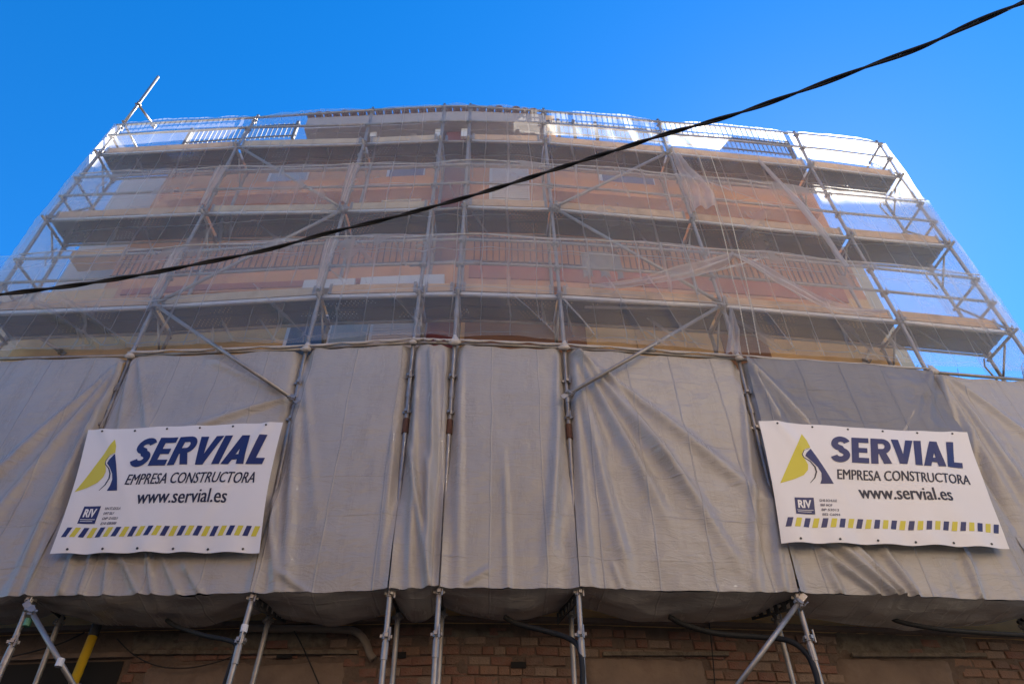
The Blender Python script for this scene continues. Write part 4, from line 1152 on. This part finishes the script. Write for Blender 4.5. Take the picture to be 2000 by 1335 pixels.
GL['R'] = (.68, [[(0, 0), (.24, 0), (.24, 1), (0, 1)], [(.30, .42), (.50, .40), (.68, 0), (.42, 0), (.27, .36)]] + strip_quads([(.12, .895)] + arc(.38, .685, .18, .21, 90, -90, 12) + [(.12, .475)], .205))
GL['A'] = (.76, [[(0, 0), (.25, 0), (.50, 1), (.25, 1)], [(.50, 0), (.75, 0), (.50, 1), (.28, 1)], [(.20, .16), (.56, .16), (.53, .34), (.24, .34)]])
def text_polys(body_, size, bold=0.0, shear=0.0, space=1.0):
    """text as flat triangles from the built-in font"""
    cu = bpy.data.curves.new('t', 'FONT'); cu.body = body_; cu.size = size; cu.offset = bold; cu.shear = shear; cu.space_character = space; cu.resolution_u = 3
    o = bpy.data.objects.new('t', cu); col.objects.link(o)
    dg = bpy.context.evaluated_depsgraph_get(); dg.update(); me = bpy.data.meshes.new_from_object(o.evaluated_get(dg))
    pol = [[(me.vertices[k].co.x, me.vertices[k].co.y) for k in p.vertices] for p in me.polygons]
    bpy.data.objects.remove(o); bpy.data.meshes.remove(me); bpy.data.curves.remove(cu)
    return pol
def bounds(pol):
    xs = [p[0] for q in pol for p in q]; ys = [p[1] for q in pol for p in q]; return min(xs), min(ys), max(xs), max(ys)
def fit(pol, x0, y0, x1, y1):
    a, b, c, d = bounds(pol); return [[(x0 + (p[0] - a) / (c - a) * (x1 - x0), y0 + (p[1] - b) / (d - b) * (y1 - y0)) for p in q] for q in pol]
def servial():
    pol = []; x = 0
    for ch in 'SERVIAL':
        w, ps = GL[ch]
        if ch == 'V': x -= .05
        if ch == 'I': x -= .03
        if ch == 'A': x -= .03
        pol += [[(p[0] + x + .24 * p[1], p[1]) for p in q] for q in ps]; x += w + .05
    return pol
def subdiv(pol, mx):
    """split long edges so that print follows the curved vinyl"""
    out = []
    for q in pol:
        r = []
        for k in range(len(q)):
            a, b = q[k], q[(k + 1) % len(q)]; n = max(1, int(math.hypot(b[0] - a[0], b[1] - a[1]) / mx))
            r += [(a[0] + (b[0] - a[0]) * j / n, a[1] + (b[1] - a[1]) * j / n) for j in range(n)]
        out.append(r)
    return out
def banner(corners, label, bulge, small, nst, seed, ex, ew, h0, h1, e0, e1, w0, w1):
    em = lambda l: [((x - .045) * ew + ex, y) for x, y in l]
    TL, TR_, BR_, BL_ = [hit(x, y, .19) for x, y in corners]
    def srf(u, v, lift=0.0):           # u right, v up, 0..1
        top = (TL[0] + (TR_[0] - TL[0]) * u, TL[1] + (TR_[1] - TL[1]) * u)
        bot = (BL_[0] + (BR_[0] - BL_[0]) * u, BL_[1] + (BR_[1] - BL_[1]) * u)
        s = bot[0] + (top[0] - bot[0]) * v; z = bot[1] + (top[1] - bot[1]) * v
        s += bulge * math.sin(math.pi * v) * (1 - 2 * u) * .5 + .030 * math.sin(math.pi * v) * (1 - 2 * u)
        z += (.5 - v) * 2 * (.004 * abs(math.sin(u * 5 * math.pi + .5)) + .012 * math.sin(math.pi * u)) + .006 * noise.noise((u * 9, v * 2, seed))
        off = .19 + .03 * math.sin(math.pi * u) * math.sin(math.pi * v) + .05 * noise.noise((u * 2.2, v * 1.6, seed)) + .02 * math.exp(-((u - .08 - .35 * (1 - v)) / .035) ** 2) * v + .018 * math.exp(-((u - .93 + .3 * (1 - v)) / .03) ** 2) * v + .012 * math.sin(u * 31) * math.exp(-((v - .02) / .12) ** 2) + .012 * noise.noise((u * 7, v * 3, seed)) + .012 * math.exp(-((u + v * .2 - .1) / .05) ** 2)
        return P(s, z, off + lift)
    W = (srf(1, .5) - srf(0, .5)).length; Hh = (srf(.5, 1) - srf(.5, 0)).length
    root = empty('banner', srf(.5, 0), label, 'banner')
    o = sheet('vinyl', M['banner'], lambda a, b: (srf(a, b), (a * W, b * Hh)), 144, 66); setparent(o, root)
    def pr(name, pols, m, lift=.003, fine=.03):
        """pols in unit banner coordinates (x 0..1, y 0..1)"""
        import bmesh
        bm = bmesh.new()
        for q in subdiv(pols, fine):
            try: bm.faces.new([bm.verts.new((x, y, 0)) for x, y in q])
            except ValueError: pass
        bm.normal_update(); bmesh.ops.triangulate(bm, faces=bm.faces[:], ngon_method='EAR_CLIP')
        if name in ('lettering', 'emblem_hill', 'emblem_slope', 'emblem_line', 'stripe'):
            for ax, n_ in ((0, 48), (1, 22)):
                for k_ in range(1, n_):
                    co = [0, 0, 0]; no = [0, 0, 0]; co[ax] = k_ / n_; no[ax] = 1
                    if not any(min(v.co[ax] for v in f.verts) < co[ax] < max(v.co[ax] for v in f.verts) for f in bm.faces): continue
                    bmesh.ops.bisect_plane(bm, geom=bm.verts[:] + bm.edges[:] + bm.faces[:], plane_co=co, plane_no=no, dist=1e-6)
            bmesh.ops.triangulate(bm, faces=bm.faces[:])
        me = bpy.data.meshes.new(name)
        for v in bm.verts: v.co = srf(v.co.x, v.co.y, lift)
        bm.to_mesh(me); bm.free(); me.materials.append(M[m]); o = bpy.data.objects.new(name, me); col.objects.link(o); setparent(o, root); return o
    pr('lettering', fit(servial(), h0, .65, h1, .895), 'navy', .005)
    for dx, lf in ((0, .003), (.0026, .0045)): pr('lettering', fit(text_polys('EMPRESA CONSTRUCTORA', .1, 0, .25), e0 + dx, .505, e1 + dx, .59), 'ink', lf, .05)
    for dx, lf in ((0, .003), (.0035, .0045)): pr('lettering', fit(text_polys('www.servial.es', .1, 0, .05), w0 + dx, .355, w1 + dx, .46), 'ink', lf, .05)
    # road emblem: yellow hill, dark right slope, thin line between
    hill = [(.19, .90), (.205, .84), (.212, .775), (.185, .755), (.168, .72), (.165, .69), (.175, .66), (.183, .62), (.178, .575), (.155, .53), (.11, .495), (.045, .455)]
    pr('emblem_hill', [em(hill)], 'lime')
    slope = [(.212, .765), (.185, .715), (.178, .69), (.20, .65), (.222, .60), (.232, .55), (.228, .50), (.218, .462), (.275, .462), (.258, .56), (.235, .67)]
    pr('emblem_slope', [em(slope)], 'navy')
    pr('emblem_line', strip_quads(em([(.206, .765), (.178, .74), (.166, .705), (.17, .68), (.195, .645), (.21, .60), (.212, .56), (.20, .51), (.175, .465)]), [.002, .003, .004, .005, .006, .007, .007, .006, .003]), 'ink')
    pr('badge', [[(.080, .215), (.165, .215), (.172, .345), (.087, .345)]], 'navy')
    pr('badge_lettering', fit(text_polys('RIV', .1, .004, .1), .095, .262, .158, .325), 'banner', .006)
    pr('badge_lettering', [[(.088, .243), (.16, .243), (.16, .247), (.088, .247)], [(.09, .230), (.15, .230), (.15, .234), (.09, .234)]], 'banner', .006)
    for k, t in enumerate(small):
        pr('small_lettering', fit(text_polys(t, .1, .003, .2), .195, .315 - .037 * k, .275 if k != 1 else .25, .335 - .037 * k), 'faint', .003, .05)
    n = nst
    for k in range(n):
        x = .025 + (.99 - .025) * k / n; w = (.965 / n) * .62; sk = .016
        q = [(x, .115), (min(x + w, .995), .115), (min(x + w + sk, .998), .185), (x + sk, .185)]
        pr('stripe', [q], 'navy' if k % 2 == 0 else 'lime')
    for k in range(6):
        for v in (.025, .975):
            b = MB(); p = srf(.08 + .84 * k / 5, v, .002); b.tube([p, p + Vector((0, -.006, 0))], .012, 10); b.build('eyelet', M['dark'], root)
    return root
banner([(172, 838), (554, 826), (506, 1079), (97, 1081)], 'white advertising banner on the left part of the scaffold', .02, ['RIN ST.IDOLA', 'DPIT SILY', 'OIP 21021', 'E10 E8088'], 24, 1, .015, .95, .262, .955, .265, .925, .345, .80)
banner([(1481, 822), (1888, 844), (1974, 1070), (1526, 1061)], 'white advertising banner on the right part of the scaffold', -.02, ['GHS SCHULE', 'BBF MOF', 'BP 53013', 'EE2 C6094'], 25, 5, .035, 1.05, .295, .925, .30, .925, .385, .81)

# ------------------------------------------------------------------ overhead cable crossing the street
cp = [(-60, 584), (0, 575), (131, 559), (249, 541), (367, 519), (520, 488), (640, 455), (745, 430), (840, 405), (945, 375), (1065, 337), (1150, 310), (1210, 291), (1300, 262), (1430, 225), (1560, 180), (1700, 128), (1800, 92), (1880, 55), (1950, 25), (2000, 4), (2060, -24)]
n = len(cp); pts = smooth_path([free(x, y, 5.2 - 1.2 * k / (n - 1)) for k, (x, y) in enumerate(cp)], 24)
b = MB(); L_ = 0; tw = [[], []]
for k, p in enumerate(pts):
    if k: L_ += (p - pts[k - 1]).length
    t = (pts[min(k + 1, len(pts) - 1)] - pts[max(k - 1, 0)]).normalized(); a_ = t.orthogonal().normalized(); c_ = t.cross(a_)
    up = Vector((0, 0, 1)); up = (up - t * up.dot(t)).normalized(); sd = t.cross(up)
    fr = k / len(pts); sep = .0072 + (.012 * max(0, (fr - .93) / .07))
    ang = L_ * 11.5 + 1.5 * math.sin(L_ * 1.7)
    for j in (0, 1): tw[j].append(p + (up * math.cos(ang + j * math.pi) + sd * math.sin(ang + j * math.pi)) * sep)
for q in tw: b.tube(q, .0072, 8)
setp(b.build('overhead_cable', M['black'], smooth=True), 'twisted black overhead cable slanting up across the whole view', 'cable')

# bare tree past the right end
tr0 = free(2010, 1150, 15); tr0.z = 0
root = empty('bare_tree', tr0, 'bare tree showing faintly behind the net at the lower right end', 'tree')
rt = random.Random(5)
tb = MB(); tb.tube([tr0, tr0 + Vector((-.2, .1, 5)), tr0 + Vector((-.3, .2, 9.5))], [.22, .17, .10], 10); tb.build('trunk', M['bark'], root, smooth=True)
br = MB()
def grow(p, d, l, r, lvl):
    pts = [p]; 
    for k in range(4):
        d = (d + Vector((rt.gauss(0, .22), rt.gauss(0, .22), rt.gauss(.03, .2)))).normalized(); pts.append(pts[-1] + d * l / 4)
    br.tube(pts, [r * (1 - .16 * k) for k in range(5)], 5, False)
    if lvl:
        for k in (1, 2, 3, 4):
            e = (d + Vector((rt.gauss(0, .7), rt.gauss(0, .7), rt.gauss(.1, .5)))).normalized(); grow(pts[k], e, l * .6, r * .5, lvl - 1)
for z in (6, 7.2, 8.2, 9, 9.5): grow(tr0 + Vector((-.2, .15, z)), Vector((rt.gauss(0, 1), rt.gauss(0, 1), .5)).normalized(), 2.6, .05, 2)
br.build('crown', M['bark'], root, smooth=True)
